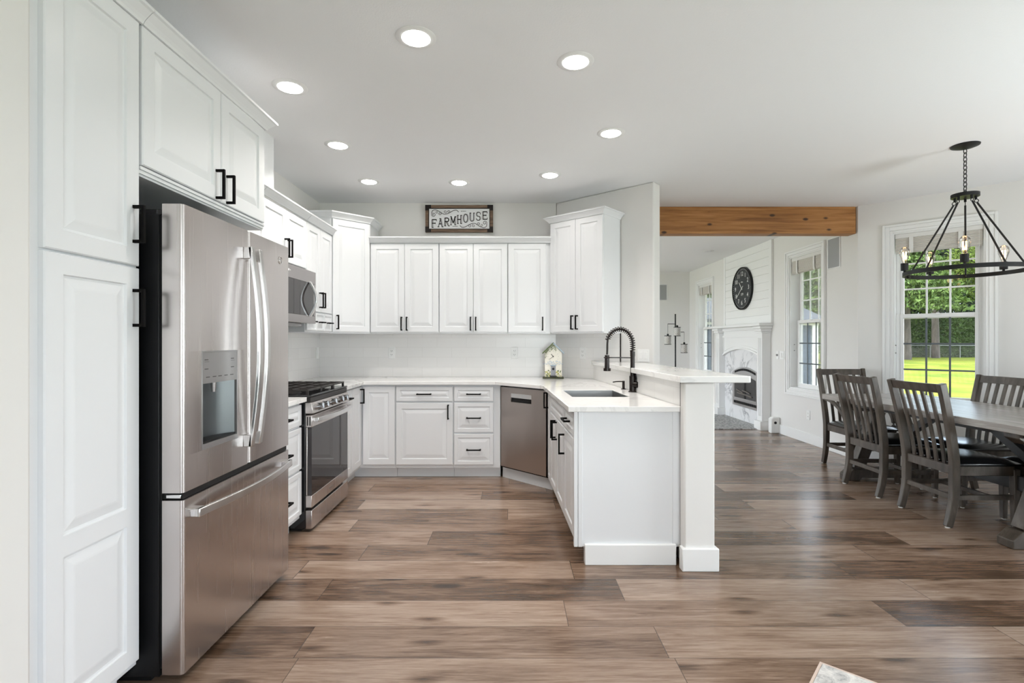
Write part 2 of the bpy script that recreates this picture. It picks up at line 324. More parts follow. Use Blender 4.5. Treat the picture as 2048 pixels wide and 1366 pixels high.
M = dict(
    cab=plain('white_cabinet_paint', (0.765, 0.775, 0.79), 0.32, spec=0.45),
    wall=plain('wall_paint', (0.765, 0.752, 0.732), 0.75, spec=0.25, bump=0.05, bscale=300),
    ceil=plain('ceiling_paint', (0.89, 0.893, 0.90), 0.85, spec=0.2, bump=0.25, bscale=120),
    trim=plain('white_trim_paint', (0.84, 0.84, 0.835), 0.35),
    floor=floor_mat(), tile=tile_mat(), pebble=pebble_mat(), rug=rug_mat(), lawn=lawn_mat(),
    rugedge=plain('rug_binding', (0.62, 0.50, 0.43), 0.9),
    quartz=stone('white_quartz', (0.84, 0.835, 0.825), (0.36, 0.36, 0.37), 1.3, 0.10, 0.020, 0.6),
    marble=stone('white_marble', (0.78, 0.78, 0.79), (0.30, 0.31, 0.33), 3.0, 0.18, 0.07, 0.9),
    steel=brushed('brushed_stainless', (0.60, 0.56, 0.545), 0.27),
    steel_h=brushed('satin_steel_handle', (0.74, 0.735, 0.73), 0.24, (4, 4, 300)),
    steel_dark=brushed('dark_stainless', (0.40, 0.375, 0.37), 0.26),
    steel_dw=brushed('dishwasher_steel', (0.49, 0.44, 0.41), 0.28),
    steel_sink=brushed('sink_steel', (0.30, 0.30, 0.295), 0.34),
    chrome=plain('polished_chrome', (0.80, 0.80, 0.80), 0.10, 1.0),
    knob=plain('satin_knob', (0.33, 0.33, 0.335), 0.22, 1.0),
    black=plain('black_matte', (0.007, 0.007, 0.0075), 0.45, spec=0.3),
    blackgloss=plain('black_gloss', (0.010, 0.010, 0.012), 0.06, spec=0.6),
    case=plain('fridge_case_black', (0.007, 0.007, 0.008), 0.4, spec=0.25),
    iron=plain('cast_iron', (0.020, 0.017, 0.016), 0.42, spec=0.35),
    pull=plain('black_pull', (0.003, 0.0026, 0.0026), 0.6, spec=0.1),
    bronze=plain('oil_rubbed_bronze', (0.014, 0.0085, 0.0075), 0.24, 0.25, spec=0.45),
    ovenglass=plain('oven_glass', (0.022, 0.018, 0.019), 0.03, spec=0.55),
    grey_plastic=plain('grey_control_panel', (0.30, 0.29, 0.29), 0.30, 0.6),
    recess=plain('dispenser_recess', (0.085, 0.092, 0.096), 0.30, 0.55),
    ink=plain('dark_ink', (0.06, 0.055, 0.055), 0.6),
    plate=plain('white_plate', (0.86, 0.86, 0.85), 0.3),
    slot=plain('outlet_slot', (0.06, 0.055, 0.05), 0.5),
    chair=wood('grey_stained_oak', [(0.25, (0.026,0.019,0.014)), (0.5, (0.068,0.053,0.041)), (0.75, (0.138,0.113,0.091))], (14, 14, 3), 0.42, 0.1),
    table=wood('grey_table_oak', [(0.25, (0.18,0.163,0.15)), (0.5, (0.35,0.325,0.305)), (0.78, (0.56,0.535,0.515))], (26, 2.2, 26), 0.26, 0.12),
    tabledark=plain('dark_brace', (0.022, 0.020, 0.020), 0.4),
    beam=wood('knotty_pine', [(0.3, (0.19,0.072,0.016)), (0.5, (0.36,0.155,0.040)), (0.7, (0.50,0.245,0.080))], (1.3, 26, 26), 0.5, 0.15, (4.5, 0.02, 9.0)),
    leather=plain('black_leather', (0.011, 0.011, 0.012), 0.25, spec=0.6, bump=0.1, bscale=250),
    felt=plain('white_glide', (0.7, 0.69, 0.66), 0.7),
    signwood=wood('sign_frame_wood', [(0.3, (0.07,0.04,0.024)), (0.55, (0.17,0.105,0.065)), (0.8, (0.28,0.19,0.12))], (6, 30, 60), 0.6, 0.15),
    signwhite=plain('sign_board', (0.82, 0.82, 0.83), 0.45),
    dark_metal=plain('black_bracket', (0.016, 0.011, 0.010), 0.5, spec=0.3),
    blind=plain('linen_blind', (0.60, 0.57, 0.53), 0.9),
    blindtape=plain('blind_tape', (0.74, 0.73, 0.71), 0.85),
    glass=glass('window_glass'), bulbglass=glass('bulb_glass', (1.0, 0.99, 0.97), 0.8),
    dmuntin=plain('grey_muntin', (0.10, 0.115, 0.13), 0.5),
    lens=emis('downlight_lens', (1.0, 0.965, 0.925), 30.0),
    lens_off=plain('downlight_lens_unlit', (0.75, 0.75, 0.76), 0.3),
    filament=emis('lamp_filament', (1.0, 0.58, 0.25), 14.0),
    grille=plain('speaker_grille', (0.36, 0.365, 0.37), 0.8, bump=0.4, bscale=600),
    shade=mesh_shade_mat(),
    clockface=wood('clock_face', [(0.3, (0.012,0.014,0.016)), (0.7, (0.040,0.045,0.050))], (4, 4, 40), 0.6, 0.2),
    white=plain('white_print', (0.78, 0.78, 0.77), 0.6),
    insert=brushed('fireplace_steel', (0.60, 0.60, 0.61), 0.30),
    log=plain('ceramic_log', (0.16, 0.14, 0.125), 0.85, bump=0.6, bscale=40),
    bark=wood('bark', [(0.3, (0.035,0.028,0.024)), (0.7, (0.10,0.085,0.074))], (6, 6, 1), 0.9, 0.4),
    leaf_dark=foliage('dark_conifer_leaves', (0.0018, 0.0068, 0.0031), (0.0123, 0.0309, 0.0108)),
    leaf_mid=foliage('cedar_leaves', (0.0222, 0.0516, 0.0121), (0.1312, 0.1963, 0.0454)),
    leaf_light=foliage('light_leaves', (0.0230, 0.0570, 0.0060), (0.1699, 0.2198, 0.0342)),
    leaf_hedge=foliage('hedge_leaves', (0.0167, 0.0425, 0.0091), (0.0638, 0.1063, 0.0228), 0.6),
    siding=plain('blue_grey_siding', (0.062, 0.090, 0.125), 0.7),
    roofing=plain('shed_roofing', (0.05, 0.058, 0.068), 0.8),
    galv=plain('galvanised_pipe', (0.16, 0.165, 0.165), 0.5, 0.6),
    green_paint=plain('painted_ivy', (0.10, 0.14, 0.045), 0.8, bump=1.0, bscale=140),
    cream=plain('birdhouse_cream', (0.80, 0.77, 0.68), 0.6),
    bluepaint=plain('birdhouse_blue', (0.42, 0.52, 0.62), 0.6),
    greypaint=plain('birdhouse_door_grey', (0.28, 0.29, 0.32), 0.6),
    olive=plain('birdhouse_base', (0.045, 0.05, 0.02), 0.6),
    yellow=plain('painted_yellow_flower', (0.62, 0.58, 0.18), 0.7),
    orange=plain('painted_orange_flower', (0.75, 0.45, 0.20), 0.7),
)

# ------------------------------------------------------------------ room shell
H = 2.74
def structure(name, mb, mat, bevel=0.0, **k):
    o = mb.build(name, mat, bevel=bevel, **k); o['kind'] = 'structure'; return o
structure('floor', MB().box(-2.2, 5.15, -3.45, 10.95, -0.12, 0.0), M['floor'])
structure('ceiling', MB().box(-2.2, 5.15, -3.45, 10.95, H, H+0.12), M['ceil'])
U = Vector((0.749, -0.663)).normalized(); NRM = Vector((-U.y*-1, 0))  # direction of the diagonal kitchen wall
NIN = Vector((-0.663, -0.749)).normalized()
C0 = Vector((0.464, 5.40)); DIAG = math.atan2(U.y, U.x)
def dp(s, off=0.0): p = C0 + U*s + NIN*off; return (p.x, p.y)
structure('wall_left', MB().box(-2.15, -2.03, 1.445, 5.52, 0, H), M['wall'])
structure('wall_near_left', MB().box(-2.15, -1.352, -3.45, 1.442, 0, H), M['wall'], 0.012)
structure('wall_back', MB().prism([(-2.03, 5.40), (0.464, 5.40), (0.54, 5.52), (-2.03, 5.52)], 0, H), M['wall'])
structure('wall_diagonal', MB().prism([dp(0), dp(1.1077), dp(1.1077, -0.13), dp(0.06, -0.13)], 0, H), M['wall'], 0.014)
structure('wall_chase', MB().box(-2.03, -1.712, 2.86, 3.68, 2.335, H), M['cab'])
def wall_open(name, L, th, opens, loc, rz, mat):
    """wall in local x (0..L), inner face y=0, thickness +y, with rectangular openings (x0,x1,z0,z1)"""
    mb = MB(); xs = 0.0
    for a0, a1, z0, z1 in sorted(opens):
        if a0 > xs: mb.box(xs, a0, 0, th, 0, H)
        if z0 > 0: mb.box(a0, a1, 0, th, 0, z0)
        if z1 < H: mb.box(a0, a1, 0, th, z1, H)
        xs = a1
    if xs < L: mb.box(xs, L, 0, th, 0, H)
    o = mb.build(name, mat); o.location = loc; o.rotation_euler = (0, 0, rz); o['kind'] = 'structure'; return o
WZ0, WZ1 = 0.66, 2.40
# right wall of the living room: local x runs towards the camera (-Y), inner side faces -X
wall_open('wall_right', 10.75-5.52, 0.17, [(10.75-10.245, 10.75-9.535, WZ0, WZ1), (10.75-6.872, 10.75-6.165, WZ0, WZ1)], (3.73, 10.75, 0), -PI/2, M['wall'])
structure('wall_far', MB().box(-2.15, 3.90, 10.75, 10.90, 0, H), M['wall'])
BAY0 = Vector((3.73, 5.52)); BAYA = -PI/4
wall_open('wall_bay', 1.72, 0.17, [(0.304, 1.012, WZ0, WZ1)], (3.73, 5.52, 0), BAYA, M['wall'])
wall_open('wall_dining_right', 7.8, 0.17, [(1.9, 3.8, 0.02, 2.2), (5.4, 7.0, 0.7, 2.3)], (4.95, 4.305, 0), -PI/2, M['wall'])
wall_open('wall_front', 6.6, 0.15, [(2.9, 5.1, 0.45, 2.45)], (5.1, -3.30, 0), PI, M['wall'])
wall_open('wall_living_left', 5.3, 0.12, [(0.8, 4.5, 0.45, 2.45)], (-2.03, 5.50, 0), PI/2, M['wall'])

def baseboard(name, pts, h=0.13, t=0.016):
    """pts: plan polyline with the room on its right-hand side"""
    mb = MB(); P = [Vector((x, y)) for x, y in pts]
    for a, b in zip(P, P[1:]):
        d = (b-a).normalized(); n = Vector((d.y, -d.x))*t
        q = [a, b, b+n, a+n]
        mb.prism([(v.x, v.y) for v in q], 0, h)
    return structure(name, mb, M['trim'], 0.004)
baseboard('baseboard_living', [(3.73, 7.345), (3.73, 5.53)])
baseboard('baseboard_living_far', [(3.73, 10.75), (3.73, 9.08)])
baseboard('baseboard_far', [(-2.0, 10.75), (3.71, 10.75)])
baseboard('baseboard_bay', [(3.735, 5.51), (4.94, 4.305)])

# tile splashback, its dark edge strip
def splash(name, p0, ang, L, z0=0.908, z1=1.36, y=0.0):
    o = MB().box(0, L, -0.010, 0.0, 0, z1-z0).build(name, M['tile']); o.location = (p0[0], p0[1], z0); o.rotation_euler = (0, 0, ang); o['kind'] = 'structure'; return o
splash('trim_1', (-2.03, 5.40), 0, 2.49)
splash('trim_2', (-2.03, 2.83), PI/2, 2.56)
splash('trim_3', dp(0), DIAG, 0.765)
e = MB().box(0.765, 0.772, -0.013, 0, 0, 0.45).build('trim_4', M['dark_metal']); e.location = (*dp(0), 0.908); e.rotation_euler = (0, 0, DIAG); e['kind'] = 'structure'

# peninsula half wall with its post end
PS = 0.075
def pony(x, y): return x - PS*(y-2.86)
structure('wall_peninsula', MB().prism([(0.962, 2.86), (1.135, 2.86), (pony(1.135, 4.94), 4.94), (pony(0.985, 5.08), 5.08), (0.985, 2.932), (0.962, 2.932)], 0, 1.048), M['wall'], 0.010)
mb = MB(); mb.prism([(0.946, 2.842), (1.152, 2.842), (pony(1.152, 4.9), 4.9), (pony(1.136, 4.9), 4.9), (1.134, 2.90), (0.946, 2.90)], 0, 0.128)
structure('baseboard_peninsula', mb, M['trim'], 0.005)
a0 = Vector((0.984, 2.935)); a1 = Vector((pony(0.984, 5.07), 5.07)); LL = (a1-a0).length
o = MB().box(0, LL, -0.010, 0, 0, 0.142).build('trim_5', M['tile']); o.location = (a1.x, a1.y, 0.908); o.rotation_euler = (0, 0, math.atan2((a0-a1).y, (a0-a1).x)); o['kind'] = 'structure'
o = MB().box(0.9625, 0.984, 2.924, 2.934, 0.909, 1.049).build('gap_shade_strip', M['black']); o['kind'] = 'structure'  # black strip put in for the shade of the gap between post and tile

# ------------------------------------------------------------------ windows
def make_window(name, loc, rz, w=0.708, z0=WZ0, z1=WZ1):
    root = empty(name, (loc[0], loc[1], z0), rz); root['kind'] = 'structure'
    h = z1-z0; c = 0.085
    mb = MB()
    for (lo, hi, y) in ((0.0, 0.024, -0.012), (0.024, 0.062, -0.020), (0.062, c, -0.030)):      # casing stepped outwards
        mb.box(-hi, -lo, y, -0.0005, -hi, h+hi); mb.box(w+lo, w+hi, y, -0.0005, -hi, h+hi)
        mb.box(-lo, w+lo, y, -0.0005, h+lo, h+hi); mb.box(-lo, w+lo, y, -0.0005, -hi, -lo)
    mb.build('window_casing', M['trim'], root, bevel=0.003)
    mb = MB(); mb.box(0, 0.014, 0, 0.165, 0, h); mb.box(w-0.014, w, 0, 0.165, 0, h); mb.box(0.014, w-0.014, 0, 0.165, 0, 0.014); mb.box(0.014, w-0.014, 0, 0.165, h-0.014, h)
    mb.build('window_jamb', M['trim'], root)
    zm = 1.545 - z0
    def sash(nm, y0, y1, za, zb, dark, bot):
        st = 0.050; x0, x1 = 0.052, w-0.052
        f = MB(); f.box(x0-0.038, x0, y0+0.01, y1+0.01, za, zb); f.box(x1, x1+0.038, y0+0.01, y1+0.01, za, zb)
        f.box(x0, x0+st*0.55, y0, y1, za, zb); f.box(x1-st*0.55, x1, y0, y1, za, zb)
        f.box(x0+st*0.55, x1-st*0.55, y0, y1, za, za+bot); f.box(x0+st*0.55, x1-st*0.55, y0, y1, zb-0.042, zb)
        s = f.build(nm, M['trim'], root, bevel=0.003)
        gx0, gx1, gz0, gz1 = x0+st*0.55, x1-st*0.55, za+bot, zb-0.042
        ym = (y0+y1)/2
        g = MB().box(gx0, gx1, ym-0.002, ym+0.002, gz0, gz1).build('pane', M['glass'], s)
        m_ = MB()
        for i in (1, 2):
            x = gx0+(gx1-gx0)*i/3; m_.box(x-0.008, x+0.008, ym-0.009, ym-0.003, gz0, gz1)
            z = gz0+(gz1-gz0)*i/3; m_.box(gx0, gx1, ym-0.010, ym-0.0025, z-0.008, z+0.008)
        m_.build('muntin', M['dmuntin'] if dark else M['trim'], s)
        return s
    sash('upper_sash', 0.112, 0.140, zm-0.030, h-0.014, False, 0.042)
    lo = sash('lower_sash', 0.080, 0.108, 0.014, zm+0.018, True, 0.055)
    MB().box(w/2-0.03, w/2+0.03, 0.066, 0.080, zm+0.004, zm+0.016).box(w/2-0.012, w/2+0.012, 0.060, 0.080, zm+0.016, zm+0.024).build('sash_lock', M['trim'], root, bevel=0.002)
    k = MB()
    for z in (0.50, 0.58): k.cyl((0.0145, 0.05, z), (0.024, 0.05, z), 0.006, n=10)
    k.build('jamb_latch', M['grey_plastic'], root)
    return root
win_far = make_window('window_1', (3.73, 10.245), -PI/2)
win_mid = make_window('window_2', (3.73, 6.872), -PI/2)
b0 = BAY0 + Vector((math.cos(BAYA), math.sin(BAYA)))*0.304
win_bay = make_window('window_3', (b0.x, b0.y), BAYA)
def make_big_window(name, loc, rz, w, z0, z1, n):
    root = empty(name, (*loc, z0), rz); root['kind'] = 'structure'; h = z1-z0; f = MB()
    for i in range(n+1):
        x = w*i/n; f.box(max(0, x-0.03), min(w, x+0.03), 0.03, 0.09, 0, h)
    f.box(0, w, 0.03, 0.09, 0, 0.05); f.box(0, w, 0.03, 0.09, h-0.05, h)
    f.build('window_frame', M['trim'], root); MB().box(0.03, w-0.03, 0.058, 0.062, 0.05, h-0.05).build('pane', M['glass'], root)
make_big_window('window_4', (4.95, 4.305-1.9), -PI/2, 1.9, 0.02, 2.2, 2)
make_big_window('window_5', (4.95, 4.305-5.4), -PI/2, 1.6, 0.7, 2.3, 2)
make_big_window('window_6', (2.2, -3.30), PI, 2.2, 0.45, 2.45, 2)
make_big_window('window_7', (-2.03, 6.30), PI/2, 3.7, 0.45, 2.45, 3)

def make_blind(label, loc, rz, w=0.676, drop=0.185, cord=1.55):
    t = thing('roman_blind', label, 'blind', (loc[0], loc[1], 2.386), rz, 'fabric blinds in the windows')
    MB().box(0.002, w-0.002, 0.012, 0.058, -0.045, 0).build('head_rail', M['blindtape'], t, bevel=0.003)
    f = MB(); n = 11; z = -0.045
    pts = []
    for i in range(n):
        zz = z - (drop-0.045)*i/n; pts += [(0.006, zz), (0.001, zz-(drop-0.045)/n*0.5)]
    pts.append((0.006, -drop))
    prof = [(0.014+y, zz) for y, zz in pts] + [(0.045, -drop-0.012), (0.05, -0.045)]
    vs = [(0.006, y, zz) for y, zz in prof] + [(w-0.006, y, zz) for y, zz in prof]; m = len(prof)
    f.add(vs, [tuple(range(m)), tuple(range(2*m-1, m-1, -1))] + [(i, (i+1)%m, m+(i+1)%m, m+i) for i in range(m)])
    f.build('fabric', M['blind'], t, smooth=False)
    for x in (0.2, 0.76):
        k = MB(); k.strap(smoothpath([(x*w, 0.008, -0.042), (x*w, 0.006, -drop*0.55), (x*w, 0.009, -drop), (x*w, 0.022, -drop-0.014)], 4), 0.034, 0.004, up=(0, 1, 0))
        k.build('tape', M['blindtape'], t)
    c = MB(); c.tube([(w-0.03, 0.008, -0.04), (w-0.028, 0.009, -0.9), (w-0.03, 0.008, -cord)], 0.0015, 5); c.lathe([(0.001, 0.03), (0.006, 0.0), (0.001, -0.004)], 8, (w-0.03, 0.008, -cord-0.02))
    c.build('cord', M['blindtape'], t)
    return t
def wpt(root, x): 
    a = root.rotation_euler[2]; return (root.location.x+math.cos(a)*x, root.location.y+math.sin(a)*x)
make_blind('folded beige fabric blind in the far window beside the floor lamp', wpt(win_far, 0.016), -PI/2)
make_blind('folded beige fabric blind in the window beside the fireplace', wpt(win_mid, 0.016), -PI/2, drop=0.20, cord=1.86)
make_blind('wide pleated off-white fabric blind in the dining window behind the chandelier', wpt(win_bay, 0.016), BAYA)

# ------------------------------------------------------------------ cabinets
def door_mb(x0, x1, z0, z1, yf, t=0.02, stile=0.055, panels=1, split=None, flat=False):
    """raised-panel front: face at y=yf (towards -y), back at yf+t"""
    mb = MB(); c = 0.004
    def rect(i, y, a=(x0, x1, z0, z1)): return [(a[0]+i, y, a[2]+i), (a[1]-i, y, a[2]+i), (a[1]-i, y, a[3]-i), (a[0]+i, y, a[3]-i)]
    mb.rings([rect(0, yf+t), rect(0, yf+c), rect(c, yf)], cap=False); mb.add(rect(0, yf+t), [(0, 1, 2, 3)])
    if flat: return mb.add(rect(c, yf), [(0, 1, 2, 3)])
    s = min(stile, 0.28*(x1-x0), 0.27*(z1-z0))
    px0, px1 = x0+s, x1-s
    if panels == 1: zs = [(z0+s, z1-s)]
    else: zs = [(z0+s, split-s/2), (split+s/2, z1-s)]
    f = lambda a, b, d, e: mb.add([(a, yf, d), (b, yf, d), (b, yf, e), (a, yf, e)], [(0, 1, 2, 3)])
    f(x0+c, px0, z0+c, z1-c); f(px1, x1-c, z0+c, z1-c)
    edges = [z0+c] + [q for p in zs for q in p] + [z1-c]
    for i in range(0, len(edges), 2): f(px0, px1, edges[i], edges[i+1])
    b = min(0.034, 0.30*min(px1-px0, zs[0][1]-zs[0][0]))
    for (p, q) in zs:
        a = (px0, px1, p, q)
        mb.rings([rect(0, yf, a), rect(0.003, yf+0.0075, a), rect(0.010, yf+0.008, a), rect(0.010+b*0.82, yf+0.0022, a), rect(0.010+b, yf+0.0015, a)], cap=False)
        mb.add(rect(0.010+b, yf+0.0015, a), [(0, 1, 2, 3)])
    return mb
def pull_mb(x, z, yf, vertical, L=0.135):
    mb = MB(); d = 0.030; k = 0.0055
    if vertical:
        mb.box(x-k, x+k, yf-d-0.010, yf-d, z-L/2, z+L/2)
        for q in (z-L/2+k, z+L/2-k): mb.box(x-k, x+k, yf-d, yf, q-k, q+k)
    else:
        mb.box(x-L/2, x+L/2, yf-d-0.010, yf-d, z-k, z+k)
        for q in (x-L/2+k, x+L/2-k): mb.box(q-k, q+k, yf-d, yf, z-k, z+k)
    return mb
def crown_mb(w, depth, z, left, right, hgt=0.055, out=0.048):
    prof = [(0.0, 0.0), (0.006, 0.0), (0.010, 0.010*hgt/0.055), (0.018, 0.020*hgt/0.055), (out*0.8, hgt*0.74), (out, hgt*0.80), (out, hgt), (0.0, hgt)]
    rs = []
    for d, h in prof:
        pts = []
        if left: pts.append((-d, depth, z+h))
        pts.append((-d if left else 0, -0.02-d, z+h)); pts.append((w+d if right else w, -0.02-d, z+h))
        if right: pts.append((w+d, depth, z+h))
        rs.append(pts)
    mb = MB(); n = len(rs[0]); m = len(rs)
    vs = [p for r in rs for p in r]; fs = []
    for k in range(m):
        a, b = k*n, ((k+1) % m)*n
        fs += [(a+i, a+i+1, b+i+1, b+i) for i in range(n-1)]
    fs += [tuple(k*n for k in range(m)), tuple(k*n+n-1 for k in range(m-1, -1, -1))]
    return mb.add(vs, fs)
def cabinet(name, label, loc, rz, w, depth, z0, z1, fronts, group=None, toe=0.0, crown=None, body_top=None, toe_in=0.07, cat='cabinet', side=0.0):
    """loc: plan position of the front left corner of the carcass; local y runs to the wall; fronts stand 20 mm proud of y=0"""
    root = thing(name, label, cat, (loc[0], loc[1], 0 if toe else z0), rz, group)
    b = 0 if toe else z0
    body = MB(); bt = body_top or z1
    body.box(0, w, 0, depth, z0+ (toe if toe else 0) - b, bt-b)
    if bt < z1: body.box(0, w, 0, 0.018, bt-b, z1-b); body.box(0, 0.018, 0.018, depth, bt-b, z1-b); body.box(w-0.018, w, 0.018, depth, bt-b, z1-b)
    if toe: body.box(0.0, w, toe_in, depth, 0, toe)
    body.build('body', M['cab'], root, bevel=0.0015)
    for f in fronts:
        kind, x0, x1, fz0, fz1 = f['k'], f['x'][0], f['x'][1], f['z'][0]-b, f['z'][1]-b
        d = door_mb(x0, x1, fz0, fz1, -0.02, panels=f.get('panels', 1), split=(f['split']-b) if 'split' in f else None, stile=f.get('stile', 0.055), flat=f.get('flat', False)).build(kind, M['cab'], root, smooth=False)
        for hd in (f.get('h') or []):
            pull_mb(hd[1], hd[2]-b, -0.02, hd[0] == 'v', f.get('L', 0.135)).build('handle', M['pull'], d, smooth=False)
    if crown: crown_mb(w, depth, crown[0]-b, crown[1], crown[2], crown[3] if len(crown) > 3 else 0.055).build('crown_moulding', M['cab'], root, smooth=False)
    return root
G = 0.0015
TOE = 0.10; CT0, CT1 = 0.878, 0.908
LX = -1.42          # carcass front of the left base run
# pantry, and the cabinet over the fridge
cabinet('pantry_cabinet', 'tall white pantry cabinet with two stacked doors left of fridge', (-1.374, 1.447), PI/2, 0.425, 0.655, 0.0, 2.455,
        [dict(k='door', x=(0.036, 0.415), z=(0.125, 1.545), panels=2, split=0.66, stile=0.062, h=[('v', 0.385, 1.40)]),
         dict(k='door', x=(0.036, 0.415), z=(1.553, 2.440), stile=0.062, h=[('v', 0.385, 1.70)])], toe=TOE, crown=(2.44, False, False), cat='cabinet')
ftc = cabinet('fridge_top_cabinet', 'white two-door cabinet mounted right above the fridge', (-1.374, 1.874), PI/2, 0.940, 0.655, 1.89, 2.455,
        [dict(k='door', x=(0.004, 0.510), z=(1.928, 2.440), stile=0.062, h=[('v', 0.470, 2.00)]),
         dict(k='door', x=(0.516, 0.928), z=(1.928, 2.440), stile=0.062, h=[('v', 0.556, 2.00)])], crown=(2.44, False, True))
MB().box(0, 0.940, -0.014, -0.0005, 0.022, 0.034).box(0, 0.940, -0.008, -0.0005, 0.008, 0.022).build('bottom_moulding', M['cab'], ftc, bevel=0.0015)
# drawer stack between fridge and range
def drawers(x0, x1, zz=((0.722, 0.860), (0.432, 0.708), (0.130, 0.418))):
    return [dict(k='drawer', x=(x0, x1), z=z, stile=0.034, h=[('h', (x0+x1)/2, (z[0]+z[1])/2)]) for z in zz]
cabinet('drawer_cabinet', 'white three-drawer base cabinet between fridge and range', (LX, 2.835), PI/2, 0.585, 0.605, 0, CT0, drawers(0.004, 0.575), toe=TOE)
cabinet('base_cabinet', 'narrow white base cabinet right of the range', (LX, 4.197), PI/2, 0.293, 0.605, 0, CT0,
        [dict(k='drawer', x=(0.006, 0.288), z=(0.722, 0.860), stile=0.034, h=[('h', 0.147, 0.791)]), dict(k='door', x=(0.006, 0.288), z=(0.130, 0.708))], toe=TOE)
# corner carousel cabinet: two leaves meeting in the inside corner
root = thing('corner_base_cabinet', 'white corner base cabinet with two narrow leaves meeting in the left corner', 'cabinet', (-1.72, 5.1, 0))
ox, oy = -1.72, 5.1
body = MB(); body.prism([(p[0]-ox, p[1]-oy) for p in [(-2.025, 4.492), (-1.42, 4.492), (-1.42, 4.79), (-1.09, 4.79), (-1.09, 5.385), (-2.025, 5.385)]], TOE, CT0)
body.prism([(p[0]-ox, p[1]-oy) for p in [(-2.025, 4.492), (-1.49, 4.492), (-1.49, 4.86), (-1.09, 4.86), (-1.09, 5.385), (-2.025, 5.385)]], 0, TOE)
body.build('body', M['cab'], root)
m1 = Matrix.Translation((-1.42-ox, 4.495-oy, 0)) @ Matrix.Rotation(PI/2, 4, 'Z')
d = door_mb(0.002, 0.270, 0.130, 0.860, -0.02).xform(m1).build('door', M['cab'], root, smooth=False)
pull_mb(0.225, 0.775, -0.02, True).xform(m1).build('handle', M['pull'], d, smooth=False)
m2 = Matrix.Translation((-1.42-ox, 4.79-oy, 0))
door_mb(0.028, 0.326, 0.130, 0.860, -0.02).xform(m2).build('door', M['cab'], root, smooth=False)
# back base run
BY = 4.79
cabinet('base_cabinet', 'white base cabinet with one drawer over one square door under the back counter', (-1.088, BY), 0, 0.540, 0.60, 0, CT0,
        [dict(k='drawer', x=(0.006, 0.535), z=(0.722, 0.860), stile=0.034, h=[('h', 0.27, 0.791)]),
         dict(k='door', x=(0.006, 0.535), z=(0.130, 0.708), h=[('v', 0.495, 0.625)])], toe=TOE)
cabinet('drawer_cabinet', 'white three-drawer base cabinet left of the dishwasher', (-0.546, BY), 0, 0.437, 0.60, 0, CT0, drawers(0.005, 0.374), toe=TOE)
# dishwasher bay
dw0 = Vector((-0.105, 4.785)); dw1 = Vector((0.297, 4.385)); dwa = math.atan2((dw1-dw0).y, (dw1-dw0).x); dwl = (dw1-dw0).length
FS = 0.042
def pf(y): return 0.302 + FS*(4.38-y)      # x of the peninsula cabinet doors at depth y
pang = math.atan2(-1, FS)
def pcab(name, label, ya, yb, fronts, dep=0.49, **k):  # ya far, yb near
    w = math.hypot(ya-yb, FS*(ya-yb))
    n = Vector((math.sin(pang)*-1, math.cos(pang)))  # local +y direction
    p = Vector((pf(ya), ya)) + n*0.02
    return cabinet(name, label, (p.x, p.y), pang, w, dep, 0, CT0, fronts(w), toe=TOE, **k)
pcab('filler_cabinet', 'very narrow white pull-out cabinet right of the dishwasher', 4.345, 4.165,
     lambda w: [dict(k='door', x=(0.004, w-0.003), z=(0.130, 0.860), stile=0.04, h=[('v', 0.035, 0.785)])])
pcab('sink_cabinet', 'white double-door sink cabinet with a false drawer front', 4.161, 3.417,
     lambda w: [dict(k='drawer', x=(0.004, w-0.003), z=(0.722, 0.860), stile=0.034),
                dict(k='door', x=(0.004, w/2-0.001), z=(0.130, 0.708), h=[('v', w/2-0.04, 0.625)]), dict(k='door', x=(w/2+0.002, w-0.003), z=(0.130, 0.708), h=[('v', w/2+0.04, 0.625)])], body_top=0.66)
pcab('base_cabinet', 'white base cabinet with drawer and door at the peninsula end', 3.413, 2.985,
     lambda w: [dict(k='drawer', x=(0.004, w-0.02), z=(0.722, 0.860), stile=0.034, h=[('h', w/2, 0.791)]),
                dict(k='door', x=(0.004, w-0.02), z=(0.130, 0.708), h=[('v', 0.04, 0.605)])])
# end panel of the peninsula with its skirting
t = thing('end_panel', 'plain pale painted end panel of the peninsula beside the post', 'panel', (0.65, 2.95, 0))
MB().box(-0.266, 0.333, -0.004, 0.018, 0.10, 0.877).box(-0.294, -0.272, -0.010, 0.018, 0.10, 0.877).box(-0.27, -0.245, -0.010, 0.012, 0.10, 0.877).box(0.273, 0.333, -0.008, 0.012, 0.10, 0.877).build('panel_board', M['cab'], t, bevel=0.002)
MB().box(-0.233, 0.290, -0.024, 0.014, 0, 0.118).box(-0.233, -0.217, 0.014, 0.03, 0, 0.118).build('skirting', M['trim'], t, bevel=0.004)

